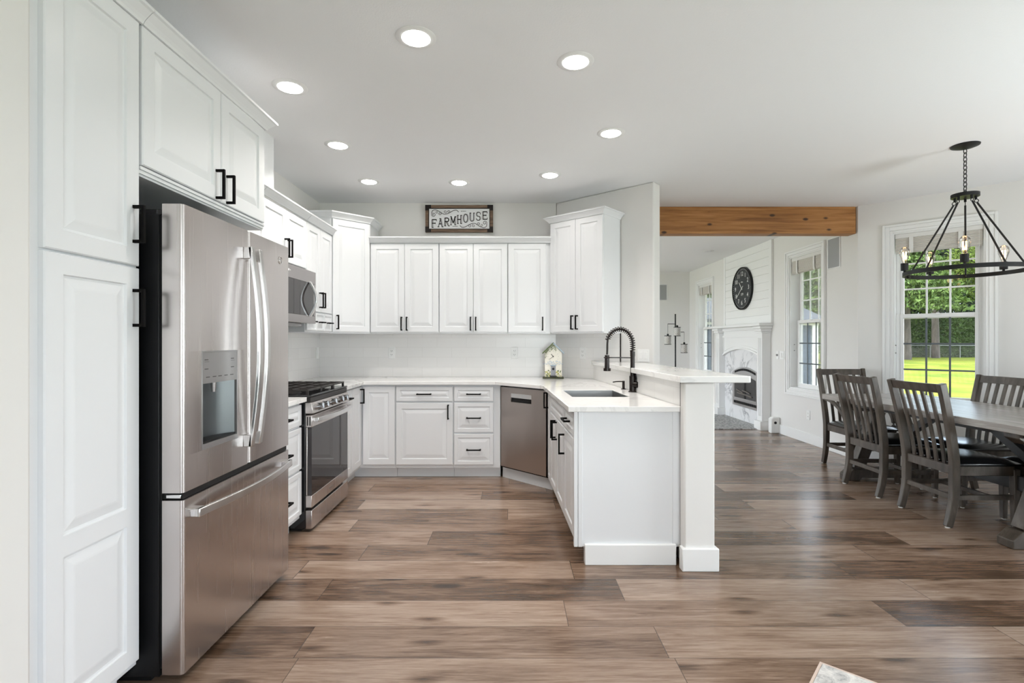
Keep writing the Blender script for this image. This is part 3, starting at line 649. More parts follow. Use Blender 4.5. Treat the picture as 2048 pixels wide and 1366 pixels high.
# wall cabinets: left run
UX = -1.70
def wallcab(label, loc, rz, w, fronts, z1=2.26, crown=(2.252, False, False), depth=0.328, z0=1.357, name='wall_cabinet'):
    return cabinet(name, label, loc, rz, w, depth, z0, z1, fronts, crown=crown, group='white wall cabinets')
def pair(w, z0=1.371, z1=2.247, hz=1.455, e=0.004):
    return [dict(k='door', x=(e, w/2-G), z=(z0, z1), h=[('v', w/2-0.026, hz)]), dict(k='door', x=(w/2+G, w-e), z=(z0, z1), h=[('v', w/2+0.026, hz)])]
wallcab('white wall cabinet half hidden between fridge and microwave', (UX, 2.835), PI/2, 0.592, pair(0.592), crown=(2.272, False, False))
wallcab('short white two-door wall cabinet right above the microwave', (UX, 3.430), PI/2, 0.760, pair(0.760, 1.872, 2.262, 1.975), z0=1.858, crown=(2.272, False, False), z1=2.275)
cabinet('wall_cabinet', 'white wall cabinet with three tiny drawers below its doors right of microwave', (UX, 4.194), PI/2, 0.592, 0.328, 1.357, 2.275,
        pair(0.592, 1.535, 2.262, 1.64) + [dict(k='drawer', x=(0.006+0.194*i, 0.197+0.194*i), z=(1.372, 1.525), stile=0.016, L=0.075, h=[('h', 0.101+0.194*i, 1.447)]) for i in range(3)],
        group='white wall cabinets', crown=(2.272, False, False))
# tall diagonal corner cabinet on the left
root = thing('corner_wall_cabinet', 'tall single-door white wall cabinet standing diagonally in the left corner', 'cabinet', (-1.78, 5.15, 1.357), 0, 'white wall cabinets')
ox, oy = -1.78, 5.15
pa, pb = (-1.70, 4.79), (-1.405, 5.072)
MB().prism([(p[0]-ox, p[1]-oy) for p in [(-2.028, 4.79), pa, pb, (-1.405, 5.388), (-2.028, 5.388)]], 0, 2.455-1.357).build('body', M['cab'], root)
ca = math.atan2(pb[1]-pa[1], pb[0]-pa[0]); cl = math.hypot(pb[0]-pa[0], pb[1]-pa[1])
mm = Matrix.Translation((pa[0]-ox, pa[1]-oy, 0)) @ Matrix.Rotation(ca, 4, 'Z')
d = door_mb(0.014, cl-0.012, 0.014, 1.075, -0.02).xform(mm).build('door', M['cab'], root, smooth=False)
pull_mb(0.055, 0.105, -0.02, True).xform(mm).build('handle', M['pull'], d, smooth=False)
# crown with side returns running square to the walls
mb = MB(); prof = [(0, 0), (0.006, 0), (0.010, 0.010), (0.018, 0.020), (0.038, 0.042), (0.048, 0.046), (0.048, 0.058), (0, 0.058)]
rs = []
for dd, hh in prof:
    q = 0.414*dd
    f0 = mm @ Vector((0, -dd-0.02, 0)); f1 = mm @ Vector((cl, -dd-0.02, 0))
    rs.append([(-2.028-ox, pa[1]-oy-dd, hh+1.083), (f0.x-q*0.7, pa[1]-oy-dd, hh+1.083), (pb[0]-ox+dd, f1.y+q*0.7, hh+1.083), (pb[0]-ox+dd, 5.388-oy, hh+1.083)])
n = 4; m = len(rs); vs = [p for r in rs for p in r]; fs = []
for k in range(m):
    a, b = k*n, ((k+1) % m)*n; fs += [(a+i, a+i+1, b+i+1, b+i) for i in range(n-1)]
fs += [tuple(k*n for k in range(m)), tuple(k*n+n-1 for k in range(m-1, -1, -1))]
mb.add(vs, fs); mb.build('crown_moulding', M['cab'], root, smooth=False)
# back wall run
UY = 5.07
wallcab('white double-door wall cabinet left of the pair under the sign', (-1.400, UY), 0, 0.678, pair(0.678), crown=(2.252, False, False), depth=0.318)
wallcab('white double-door wall cabinet in the middle, straight under the sign', (-0.721, UY), 0, 0.678, pair(0.678), depth=0.318)
wallcab('white single-door wall cabinet at the right end of the back wall run', (-0.042, UY), 0, 0.424, [dict(k='door', x=(0.004, 0.376), z=(1.371, 2.247), h=[('v', 0.343, 1.455)])], crown=(2.252, False, False), depth=0.318)
# tall diagonal cabinet on the right
pL = dp(0.165, 0.305)
cabinet('wall_cabinet', 'tall white two-door wall cabinet on the diagonal wall above the sink corner', pL, DIAG, 0.605, 0.292, 1.357, 2.455, pair(0.605, 1.371, 2.440, 1.46), group='white wall cabinets', crown=(2.44, True, True))

# ------------------------------------------------------------------ countertops
def slab_with_hole(outer, holes, z0, z1):
    bm = bmesh.new()
    for z in (z0, z1):
        es = []
        for loop in [outer]+holes:
            vs = [bm.verts.new((x, y, z)) for x, y in loop]
            es += [bm.edges.new((vs[i], vs[(i+1) % len(vs)])) for i in range(len(vs))]
        bmesh.ops.triangle_fill(bm, use_beauty=True, edges=es)
    bm.verts.ensure_lookup_table(); tot = sum(len(l) for l in [outer]+holes); k = 0
    for loop in [outer]+holes:
        n = len(loop)
        for i in range(n):
            j = (i+1) % n; bm.faces.new((bm.verts[k+i], bm.verts[k+j], bm.verts[tot+k+j], bm.verts[tot+k+i]))
        k += n
    bmesh.ops.recalc_face_normals(bm, faces=bm.faces)
    mb = MB(); bm.verts.index_update(); mb.add([v.co[:] for v in bm.verts], [tuple(v.index for v in f.verts) for f in bm.faces]); bm.free(); return mb
SK = [(0.405, 3.44), (0.795, 3.44), (0.772, 3.93), (0.388, 3.93)]
ce = [(-2.018, 5.388), (-2.018, 4.197), (-1.372, 4.197), (-1.372, 4.745), (-0.160, 4.745), (0.262, 4.318), (0.322, 2.922), (0.960, 2.922), (0.960, 2.936), (0.973, 2.936), (pony(0.972, 5.07), 5.07), (0.470, 5.383), (0.455, 5.388)]
o = slab_with_hole(ce, [SK], CT0, CT1).build('countertop', M['quartz'], bevel=0.002)
tag(o, 'white veined quartz countertop running round kitchen to the sink peninsula', 'countertop')
o = MB().box(-2.018, -1.372, 2.832, 3.424, CT0, CT1).build('countertop', M['quartz'], bevel=0.002)
tag(o, 'short white countertop piece between the fridge and the range', 'countertop')
o = MB().prism([(0.932, 2.835), (1.318, 2.838), (1.330, 2.850), (1.180, 4.745), (0.790, 5.09)], 1.051, 1.087).build('bar_top', M['quartz'], bevel=0.003)
tag(o, 'raised white quartz bar top on the peninsula half wall', 'countertop')
# sink
t = thing('kitchen_sink', 'stainless undermount sink sunk in the peninsula counter', 'sink', (0.59, 3.685, 0.69))
mb = MB(); cx, cyy = 0.59, 3.685
q = [(x-cx, y-cyy) for x, y in SK]; zi = 0.014; zt = CT1-0.69-0.005
r0 = [(x*0.996, y*0.996, zt) for x, y in q]; r1 = [(x*0.996, y*0.996, 0) for x, y in q]; r2 = [(x*0.97, y*0.97, zi) for x, y in q]; r3 = [(x*0.988, y*0.988, zt) for x, y in q]
mb.rings([r3, r2], cap=False); mb.add(r2, [(0, 1, 2, 3)]); mb.rings([r3, r0, r1], cap=False); mb.add(r1, [(3, 2, 1, 0)])
mb.build('basin', M['steel_sink'], t, smooth=False)
MB().lathe([(0.0005, zi+0.003), (0.04, zi+0.003), (0.045, zi)], 20).build('drain', M['chrome'], t)
# faucet with spring neck
t = thing('spring_faucet', 'tall dark bronze spring-neck kitchen faucet beside the sink', 'faucet', (0.888, 3.77, CT1))
mb = MB(); mb.lathe([(0.001, 0), (0.031, 0), (0.031, 0.006), (0.024, 0.010), (0.024, 0.118), (0.017, 0.122), (0.016, 0.262), (0.018, 0.264), (0.018, 0.30), (0.001, 0.30)], 24)
mb.build('column', M['bronze'], t)
arc = [(0, 0, 0.30), (0, 0, 0.36), (-0.012, 0, 0.405), (-0.045, 0, 0.446), (-0.095, 0, 0.462), (-0.142, 0, 0.446), (-0.174, 0, 0.41), (-0.184, 0, 0.37), (-0.186, 0, 0.31), (-0.188, 0, 0.275)]
path = smoothpath(arc, 10)
MB().tube(path, 0.0075, 10, up=(0, 1, 0)).build('hose', M['bronze'], t)
# coil wound on the hose
sp = []; P = path[:68]; turns = 21; nn = 14
lens = [0]; 
for a, b in zip(P, P[1:]): lens.append(lens[-1]+(b-a).length)
for i in range(turns*nn+1):
    s_ = lens[-1]*i/(turns*nn); j = max(0, min(len(P)-2, next((q_ for q_ in range(len(lens)-1) if lens[q_+1] >= s_), len(P)-2)))
    f_ = (s_-lens[j])/max(1e-9, lens[j+1]-lens[j]); p = P[j].lerp(P[j+1], f_); tg = (P[j+1]-P[j]).normalized()
    side = Vector((0, 1, 0)); uu = tg.cross(side).normalized(); a = 2*PI*i/nn
    sp.append(p + (side*math.cos(a)+uu*math.sin(a))*0.0180)
MB().tube(sp, 0.0032, 6).build('spring', M['bronze'], t)
mb = MB(); mb.cyl((-0.188, 0, 0.272), (-0.188, 0, 0.175), 0.0165, 0.0185); mb.cyl((-0.188, 0, 0.176), (-0.188, 0, 0.155), 0.027, n=24); mb.build('spray_head', M['bronze'], t)
mb = MB(); mb.bar((0, 0, 0.252), (-0.175, 0, 0.254), 0.010, 0.008); mb.tube([(-0.188+0.021*math.cos(a), 0.021*math.sin(a), 0.254) for a in [2*PI*i/20 for i in range(20)]], 0.005, 6, closed=True); mb.build('docking_arm', M['bronze'], t)
mb = MB(); dx = Vector((0.55, -0.83, 0)).normalized(); c0 = Vector((0, 0, 0.058)); mb.cyl(c0+dx*0.018, c0+dx*0.062, 0.0225, n=24); mb.bar(c0+dx*0.045+Vector((0, 0, 0.018)), c0+dx*0.034+Vector((-0.008, 0, 0.095)), 0.008, 0.008, up=(0, 1, 0))
mb.build('lever', M['bronze'], t)
t = thing('soap_dispenser', 'small dark bronze soap pump behind the faucet', 'soap dispenser', (0.868, 3.985, CT1))
mb = MB(); mb.lathe([(0.001, 0), (0.020, 0), (0.020, 0.005), (0.010, 0.007), (0.010, 0.066), (0.001, 0.066)], 18); mb.build('pump_body', M['bronze'], t)
MB().tube(smoothpath([(0, 0, 0.060), (-0.05, -0.005, 0.060), (-0.085, -0.008, 0.056)], 5), 0.0045, 8).build('spout', M['bronze'], t)

# ------------------------------------------------------------------ refrigerator
FXF = -1.222
t = thing('refrigerator', 'stainless French-door refrigerator with ice dispenser and bottom freezer', 'refrigerator', (-1.62, 2.355, 0))
fx, fy = 1.62, -2.355
def fb(mb): return mb.xform(Matrix.Translation((fx, fy, 0)))
body = MB().box(-2.0, -1.312, 1.905, 2.805, 0.03, 1.755).box(-1.95, -1.36, 1.93, 2.78, 0, 0.03)
fb(body).build('case', M['case'], t, bevel=0.004)
def fdoor(y0, y1, z0, z1, name, hole=None):
    r = 0.014
    # plan outline with rounded front corners
    def outline(y0, y1, rl, rr):
        pts = [(-1.300, y0)]
        pts += [(FXF-rl+rl*math.sin(a), y0+rl-rl*math.cos(a)) for a in [PI/2*i/5 for i in range(6)]]
        pts += [(FXF-rr+rr*math.cos(a), y1-rr+rr*math.sin(a)) for a in [PI/2*i/5 for i in range(6)]]
        pts += [(-1.300, y1)]; return pts
    mb = MB()
    if not hole: mb.prism(outline(y0, y1, r, r), z0, z1)
    else:
        hy0, hy1, hz0, hz1 = hole
        mb.prism(outline(y0, y1, r, r), z0, hz0); mb.prism(outline(y0, y1, r, r), hz1, z1)
        mb.prism(outline(y0, hy0, r, 0.0005), hz0, hz1); mb.prism(outline(hy1, y1, 0.0005, r), hz0, hz1)
        mb.box(-1.300, -1.292, hy0, hy1, hz0, hz1)
    return fb(mb).build(name, M['steel'], t, ang=30)
FZ0, FZ1 = 0.716, 1.792
dl = fdoor(1.902, 2.377, FZ0, FZ1, 'door', (2.017, 2.277, 0.850, 1.243))
dr = fdoor(2.383, 2.808, FZ0, FZ1, 'door')
fz = fdoor(1.902, 2.808, 0.040, 0.688, 'freezer_drawer')
def bow(y, z0, z1, out, n=16):
    pts = []
    for i in range(n+1):
        s_ = i/n; z = z0+(z1-z0)*s_; x = FXF+0.028+out*math.sin(PI*s_); pts.append((x, y, z))
    return pts
for dpar, y in ((dl, 2.345), (dr, 2.418)):
    mb = MB(); pts = bow(y, 0.800, 1.712, 0.040); mb.strap(pts, 0.030, 0.016, up=(1, 0, 0))
    for z in (0.800, 1.712-0.055): mb.box(FXF-0.001, FXF+0.036, y-0.015, y+0.015, z, z+0.055)
    fb(mb).build('handle', M['steel_h'], dpar, bevel=0.003)
mb = MB(); n = 16; pts = [(FXF+0.028+0.040*math.sin(PI*i/n), 1.945+(2.765-1.945)*i/n, 0.628) for i in range(n+1)]
mb.strap(pts, 0.016, 0.032, up=(0, 0, 1))
for y in (1.945, 2.765-0.045): mb.box(FXF-0.001, FXF+0.036, y, y+0.045, 0.612, 0.644)
fb(mb).build('handle', M['steel_h'], fz, bevel=0.003)
dsp = fb(MB().box(-1.292, FXF+0.002, 2.017, 2.022, 0.850, 1.243).box(-1.292, FXF+0.002, 2.272, 2.277, 0.850, 1.243).box(-1.292, FXF+0.002, 2.022, 2.272, 0.850, 0.872).box(-1.292, FXF+0.002, 2.022, 2.272, 1.236, 1.243)).build('dispenser_frame', M['grey_plastic'], dl, bevel=0.001)
fb(MB().box(-1.290, FXF+0.0005, 2.022, 2.272, 1.112, 1.236)).build('control_panel', M['grey_plastic'], dl)
mb = MB(); n = 12; mb.rings([[(-1.290+0.03*(1-math.sin(PI*i/n))*0+(-0.0 if 0 < i < n else 0.0)+(0.058-0.058*math.sin(PI*i/n)), 2.022+0.25*i/n, z) for i in range(n+1)] for z in (0.872, 1.112)], cap=False)
mb.f = [f for f in mb.f if not (abs(mb.v[f[0]][1]-mb.v[f[1]][1]) > 0.2)]
fb(mb).build('dispenser_niche', M['recess'], dl)
fb(MB().box(-1.290, FXF-0.004, 2.024, 2.270, 0.8725, 0.880)).build('drip_tray', M['black'], dl)
fb(MB().cyl((-1.252, 2.147, 1.113), (-1.252, 2.147, 1.070), 0.012, 0.008).box(-1.262, -1.240, 2.03, 2.04, 0.93, 1.09)).build('water_spout', M['steel_dark'], dl)
mb = MB()
for z, ys in ((1.205, (2.035, 2.225)), (1.168, (2.035, 2.225)), (1.135, (2.045, 2.09, 2.13, 2.175, 2.22))):
    for y in ys: mb.box(FXF+0.0005, FXF+0.0012, y, y+0.024, z, z+0.0035)
mb.box(FXF+0.0005, FXF+0.0012, 2.035, 2.065, 1.198, 1.1993); mb.box(FXF+0.0005, FXF+0.0012, 2.225, 2.255, 1.198, 1.1993)
fb(mb).build('key_marks', M['ink'], dl)
mb = MB(); ring = [(FXF+0.002, 2.70+0.019*math.cos(a), 1.708+0.019*math.sin(a)) for a in [2*PI*i/28 for i in range(28)]]
mb.tube(ring, 0.0016, 6, closed=True, up=(1, 0, 0))
mb.tube(smoothpath([(FXF+0.0015, 2.702, 1.716), (FXF+0.0015, 2.692, 1.712), (FXF+0.0015, 2.692, 1.702), (FXF+0.0015, 2.699, 1.704), (FXF+0.0015, 2.702, 1.712), (FXF+0.0015, 2.708, 1.714), (FXF+0.0015, 2.706, 1.708), (FXF+0.0015, 2.704, 1.703), (FXF+0.0015, 2.710, 1.704)], 4), 0.0010, 5)
fb(mb).build('badge', M['chrome'], dr)
for y in (1.925, 2.735):
    fb(MB().box(-1.40, -1.262, y, y+0.055, 1.756, 1.778).cyl((-1.275, y+0.028, 1.762), (-1.275, y+0.028, 1.802), 0.013)).build('hinge_cover', M['blackgloss'], t, bevel=0.002)
fb(MB().box(-1.325, -1.232, 1.915, 2.795, 0.690, 0.7145).box(-1.312, -1.305, 1.910, 2.80, 0.06, 1.75)).build('gasket', M['black'], t)
fb(MB().box(-1.29, -1.235, 1.908, 1.955, 0.694, 0.708)).build('hinge', M['chrome'], t, bevel=0.002)

# ------------------------------------------------------------------ gas range
t = thing('gas_range', 'stainless slide-in gas range with black grates and oven window', 'range', (-1.70, 3.81, 0))
rx, ry = 1.70, -3.81
def rb(mb): return mb.xform(Matrix.Translation((rx, ry, 0)))
Y0, Y1 = 3.430, 4.190
rb(MB().box(-2.01, -1.385, Y0, Y1, 0.025, 0.905).box(-1.95, -1.42, Y0+0.03, Y1-0.03, 0, 0.025)).build('chassis', M['blackgloss'], t, bevel=0.002)
rb(MB().prism_y([(0, 0)]*0 or [(-2.012, 0.905), (-1.352, 0.905), (-1.345, 0.912), (-1.352, 0.920), (-2.012, 0.920)], Y0, Y1)).build('cooktop', M['blackgloss'], t, bevel=0.002)
# front lip and sloped control fascia
rb(MB().prism_y([(-1.385, 0.870), (-1.352, 0.870), (-1.350, 0.904), (-1.385, 0.904)], Y0+0.002, Y1-0.002)).build('front_lip', M['iron'], t, bevel=0.002)
cp = rb(MB().prism_y([(-1.386, 0.796), (-1.330, 0.796), (-1.345, 0.869), (-1.386, 0.869)], Y0, Y1)).build('control_panel', M['steel'], t, bevel=0.003)
for i, y in enumerate((3.545, 3.640, 3.810, 3.965, 4.065)):
    ax = Vector((0.98, 0, 0.2)).normalized(); c0 = Vector((-1.338, y, 0.832))
    mb = MB(); mb.cyl(c0, c0+ax*0.004, 0.027, n=24); mb.cyl(c0+ax*0.004, c0+ax*0.034, 0.0225, 0.0200, n=24)
    mb.bar(c0+ax*0.034+Vector((0, 0, -0.018)), c0+ax*0.034+Vector((0, 0, 0.018)), 0.007, 0.012, up=(1, 0, 0))
    rb(mb).build('knob', M['knob'], t)
# oven door
od = rb(MB().box(-1.384, -1.342, Y0+0.002, Y1-0.002, 0.704, 0.784).box(-1.384, -1.342, Y0+0.002, Y1-0.002, 0.165, 0.245).box(-1.384, -1.372, Y0+0.006, Y1-0.006, 0.245, 0.704)).build('oven_door', M['steel'], t, bevel=0.003)
rb(MB().box(-1.3715, -1.344, Y0+0.006, Y1-0.006, 0.2455, 0.7035)).build('oven_window', M['ovenglass'], od)
mb = MB()
for y in (Y0+0.0015,):
    for dx_ in (-1.374, -1.358): mb.box(dx_, dx_+0.007, y-0.001, y+0.001, 0.715, 0.775)
rb(mb).build('vent_slot', M['black'], od)
mb = MB(); n = 14; pts = [(-1.342+0.026+0.034*math.sin(PI*i/n), Y0+0.03+(Y1-Y0-0.06)*i/n, 0.752) for i in range(n+1)]
mb.strap(pts, 0.018, 0.030)
for y in (Y0+0.03, Y1-0.06): mb.box(-1.343, -1.310, y, y+0.03, 0.738, 0.766)
rb(mb).build('handle', M['steel_h'], od, bevel=0.003)
rb(MB().box(-1.3415, -1.3405, 3.765, 3.855, 0.198, 0.207)).build('badge', M['grey_plastic'], od)
rb(MB().box(-1.384, -1.342, Y0+0.002, Y1-0.002, 0.022, 0.146)).build('storage_drawer', M['steel'], t, bevel=0.003)
# burners and three cast grates
for (x, y, r_) in ((-1.53, 3.58, 0.045), (-1.84, 3.58, 0.04), (-1.68, 3.81, 0.05), (-1.53, 4.04, 0.05), (-1.84, 4.04, 0.04)):
    rb(MB().lathe([(0.001, 0.934), (r_*0.8, 0.934), (r_, 0.930), (r_, 0.926), (r_*1.3, 0.922), (r_*1.3, 0.9205), (0.001, 0.9205)], 20, (x, y, 0))).build('burner', M['iron'], t)
for k in range(3):
    ya, yb = Y0+0.012+0.247*k, Y0+0.012+0.247*k+0.242; mb = MB(); zt = 0.949; w_ = 0.012
    for y in (ya+0.006, yb-0.006): mb.bar((-1.975, y, zt), (-1.372, y, zt), w_, w_)
    for x in (-1.969, -1.378): mb.bar((x, ya, zt), (x, yb, zt), w_, w_)
    ym = (ya+yb)/2; mb.bar((-1.975, ym, zt), (-1.372, ym, zt), w_*0.8, w_)
    for x in (-1.88, -1.78, -1.68, -1.58, -1.48): mb.bar((x, ya, zt+0.002), (x, yb, zt+0.002), w_*0.8, w_)
    for x in (-1.969, -1.378):
        for y in (ya+0.006, yb-0.006): mb.box(x-0.008, x+0.008, y-0.008, y+0.008, 0.9202, zt)
    rb(mb).build('grate', M['iron'], t, bevel=0.002)

# ------------------------------------------------------------------ microwave
t = thing('microwave', 'stainless over-the-range microwave with curved handle above the range', 'microwave', (-1.82, 3.81, 1.42))
mx_, my_, mz_ = 1.82, -3.81, -1.42
def mw(mb): return mb.xform(Matrix.Translation((mx_, my_, mz_)))
mw(MB().box(-2.012, -1.63, 3.432, 4.188, 1.425, 1.845)).build('casing', M['steel_dark'], t, bevel=0.003)
md = mw(MB().box(-1.629, -1.605, 3.432, 4.188, 1.745, 1.842).box(-1.629, -1.605, 3.432, 4.188, 1.425, 1.485).box(-1.629, -1.605, 3.432, 3.452, 1.485, 1.745).box(-1.629, -1.605, 4.150, 4.188, 1.485, 1.745).box(-1.629, -1.618, 3.452, 4.150, 1.485, 1.745)).build('door', M['steel_dark'], t, bevel=0.002)
mw(MB().box(-1.6175, -1.606, 3.453, 4.149, 1.486, 1.744)).build('door_window', M['ovenglass'], md)
mb = MB(); pts = [(-1.600+0.050*math.sin(PI*i/16), 4.055, 1.478+0.275*i/16) for i in range(17)]
mb.strap(pts, 0.030, 0.016, up=(1, 0, 0)); mb.box(-1.606, -1.588, 4.042, 4.068, 1.478, 1.49); mb.box(-1.606, -1.588, 4.042, 4.068, 1.741, 1.753)
mw(mb).build('handle', M['steel_h'], md, bevel=0.003)
mw(MB().box(-1.95, -1.66, 3.46, 4.05, 1.398, 1.4245)).build('vent_underside', M['grey_plastic'], t, bevel=0.003)
mw(MB().box(-1.6045, -1.604, 3.665, 3.69, 1.792, 1.806).box(-1.6045, -1.604, 3.70, 3.712, 1.795, 1.803)).build('badge', M['white'], md)

# ------------------------------------------------------------------ dishwasher
t = thing('dishwasher', 'stainless dishwasher standing diagonally in the right counter corner', 'dishwasher', (dw0.x, dw0.y, 0), dwa)
MB().box(0.006, dwl-0.006, 0.022, 0.50, 0.105, 0.872).build('tub_casing', M['case'], t)
d = MB().box(0.004, dwl-0.004, -0.004, 0.021, 0.122, 0.728).box(0.004, dwl-0.004, -0.004, 0.021, 0.806, 0.858).box(0.004, 0.140, -0.004, 0.021, 0.728, 0.806).box(0.392, dwl-0.004, -0.004, 0.021, 0.728, 0.806).build('door', M['steel_dw'], t, bevel=0.0)
MB().box(0.1402, 0.3918, 0.008, 0.0205, 0.7282, 0.8058).build('pocket_handle', M['black'], d)
MB().box(0.1402, 0.3918, -0.0030, 0.0078, 0.768, 0.8058).build('pocket_trim', M['steel_h'], d)
MB().box(0.004, dwl-0.004, 0.002, 0.021, 0.8585, 0.872).build('control_strip', M['blackgloss'], t)
MB().box(-0.03, dwl+0.02, 0.055, 0.075, 0, 0.102).build('toe_panel', M['cab'], t)

# ------------------------------------------------------------------ outlets and switches
def outlet(label, loc, rz, kind='outlet', gangs=1):
    nm, cat = ('wall_outlet', 'outlet') if kind == 'outlet' else ('light_switch', 'switch')
    t = thing(nm, label, cat, loc, rz); w = 0.036+0.023*(gangs-1)
    MB().box(-w, w, -0.006, 0.0, -0.058, 0.058).build('plate', M['plate'], t, bevel=0.003)
    for g in range(gangs):
        x = (g-(gangs-1)/2)*0.046
        if kind == 'outlet':
            for z in (-0.020, 0.020):
                r_ = MB().box(x-0.017, x+0.017, -0.008, -0.0055, z-0.014, z+0.014).build('receptacle', M['plate'], t, bevel=0.002)
                MB().box(x-0.0085, x-0.0055, -0.0084, -0.0078, z-0.002, z+0.008).box(x+0.0055, x+0.0085, -0.0084, -0.0078, z-0.002, z+0.008).box(x-0.002, x+0.002, -0.0084, -0.0078, z-0.010, z-0.006).build('slot', M['slot'], r_, smooth=False)
        else:
            MB().prism_y([(x-0.016, -0.033), (x+0.016, -0.033), (x+0.016, 0.033), (x-0.016, 0.033)], -0.011, -0.0055).build('rocker', M['plate'], t, bevel=0.003)
    return t
outlet('white outlet on the back splashback above the square-door cabinet', (-1.265, 5.3895, 1.16), 0)
outlet('white outlet on the back splashback left of the birdhouse clock', (0.026, 5.3895, 1.16), 0)
outlet('white outlet on the diagonal splashback right of the birdhouse clock', (*dp(0.345, 0.0105), 1.16), DIAG)
outlet('white outlet on the left splashback beside the corner behind range', (-2.0195, 5.31, 1.16), PI/2, 'switch')['label'] = 'white rocker switch on the left splashback by the corner behind range'
outlet('white double rocker switch on the wall end right of the faucet', (*dp(1.005, 0.0005), 1.15), DIAG, 'switch', 2)
outlet('white outlet low on the wall under the window beside fireplace', (3.7295, 6.44, 0.355), -PI/2)
outlet('white outlet low on the bay wall seen under the dining table', (BAY0.x+0.707*0.62, BAY0.y-0.707*0.62-0.001, 0.40), BAYA)
outlet('white double rocker switch on the wall right of the fireplace mantel', (3.7295, 7.07, 1.09), -PI/2, 'switch', 2)
t = thing('dimmer_switch', 'white wall dimmer with round knob right of the fireplace mantel', 'switch', (3.7295, 7.185, 1.09), -PI/2)
MB().box(-0.036, 0.036, -0.006, 0, -0.058, 0.058).build('plate', M['plate'], t, bevel=0.003)
MB().lathe([(0.001, 0), (0.016, 0), (0.014, 0.014), (0.001, 0.014)], 18).xform(Matrix.Translation((0, -0.006, 0)) @ Matrix.Rotation(PI/2, 4, 'X')).build('knob', M['grey_plastic'], t)

# ------------------------------------------------------------------ farmhouse sign
t = thing('farmhouse_sign', 'framed FARMHOUSE sign standing above the back wall cabinets', 'sign', (-0.553, 5.382, 2.425))
SW, SH = 0.708, 0.284
fr = MB(); b_ = 0.030
fr.box(-SW/2, SW/2, -0.022, 0.012, 0, b_).box(-SW/2, SW/2, -0.022, 0.012, SH-b_, SH).box(-SW/2, -SW/2+b_, -0.022, 0.012, b_, SH-b_).box(SW/2-b_, SW/2, -0.022, 0.012, b_, SH-b_)
fr.build('frame', M['signwood'], t, bevel=0.002)
for sx in (-1, 1):
    for z in (0, 1):
        xa, xb = sorted((sx*(SW/2+0.001), sx*(SW/2-0.060))); xc, xd = sorted((sx*(SW/2+0.001), sx*(SW/2-b_-0.001)))
        z0_, z1_ = (-0.001, b_+0.001) if z == 0 else (SH-b_-0.001, SH+0.001); z2, z3 = (b_+0.001, 0.058) if z == 0 else (SH-0.058, SH-b_-0.001)
        MB().box(xa, xb, -0.025, -0.0215, z0_, z1_).box(xc, xd, -0.025, -0.0215, z2, z3).build('corner_bracket', M['dark_metal'], t)
bd = MB().box(-SW/2+b_, SW/2-b_, -0.012, 0.008, b_, SH-b_).build('board', M['signwhite'], t)
MB().box(-SW/2+b_, SW/2-b_, -0.0145, -0.012, b_, b_+0.008).box(-SW/2+b_, SW/2-b_, -0.0145, -0.012, SH-b_-0.008, SH-b_).box(-SW/2+b_, -SW/2+b_+0.008, -0.0145, -0.012, b_+0.008, SH-b_-0.008).box(SW/2-b_-0.008, SW/2-b_, -0.0145, -0.012, b_+0.008, SH-b_-0.008).build('inner_border', M['dark_metal'], bd)
# letters: a heavy and a light stroke for every stem, slab serifs; the word climbs to the right
def arcpts(cx, cz, rx_, rz_, a0, a1, n=14): return [(cx+rx_*math.cos(R(a0+(a1-a0)*i/n)), cz+rz_*math.sin(R(a0+(a1-a0)*i/n))) for i in range(n+1)]
GL = {   # strokes in a 1 x 1 cell: h heavy inline stem, l light line
 'F': [('d', [(.18, 0), (.18, 1)]), ('h', [(.18, .96), (.92, .96)]), ('h', [(.18, .52), (.7, .52)]), ('s', (.22, 0)), ('v', (.92, .88)), ('v', (.70, .52))],
 'A': [('l', [(.12, 0), (.5, 1)]), ('d', [(.84, 0), (.5, 1)]), ('h', [(.28, .35), (.72, .35)]), ('s', (.12, 0)), ('s', (.86, 0)), ('s', (.45, 1))],
 'R': [('d', [(.18, 0), (.18, 1)]), ('h', [(.18, .96), (.55, .96)] + arcpts(.55, .74, .28, .22, 90, -90) + [(.18, .52)]), ('d', [(.45, .52), (.84, 0)]), ('s', (.2, 0)), ('s', (.88, 0))],
 'M': [('l', [(.1, 0), (.14, 1)]), ('h', [(.14, 1), (.5, .2)]), ('h', [(.5, .2), (.84, 1)]), ('d', [(.84, 0), (.84, 1)]), ('s', (.1, 0)), ('s', (.88, 0)), ('s', (.1, 1)), ('s', (.9, 1))],
 'H': [('d', [(.18, 0), (.18, 1)]), ('d', [(.78, 0), (.78, 1)]), ('h', [(.18, .5), (.78, .5)]), ('s', (.2, 0)), ('s', (.8, 0)), ('s', (.2, 1)), ('s', (.8, 1))],
 'O': [('d', arcpts(.48, .5, .38, .5, 0, 360, 26))],
 'U': [('d', [(.16, 1), (.16, .32)] + arcpts(.48, .32, .32, .32, 180, 360) + [(.80, 1)]), ('s', (.17, 1)), ('s', (.82, 1))],
 'S': [('d', arcpts(.48, .74, .32, .26, 35, 270, 14)[:-1] + arcpts(.48, .25, .34, .25, 90, -145, 14)), ('v', (.8, .82)), ('v', (.12, .18))],
 'E': [('d', [(.18, 0), (.18, 1)]), ('h', [(.18, .96), (.9, .96)]), ('h', [(.18, .52), (.72, .52)]), ('h', [(.18, .04), (.92, .04)]), ('v', (.9, .86)), ('v', (.72, .52)), ('v', (.92, .14))],
}
def flat_line(mb, pts, w, y):
    """ribbon lying on the board, 1.5 mm thick"""
    P = [Vector((p[0], 0, p[1])) for p in pts]
    mb.sweep([(p.x, y, p.z) for p in P], [(-w/2, -0.00075), (w/2, -0.00075), (w/2, 0.00075), (-w/2, 0.00075)], up=(0, 1, 0))
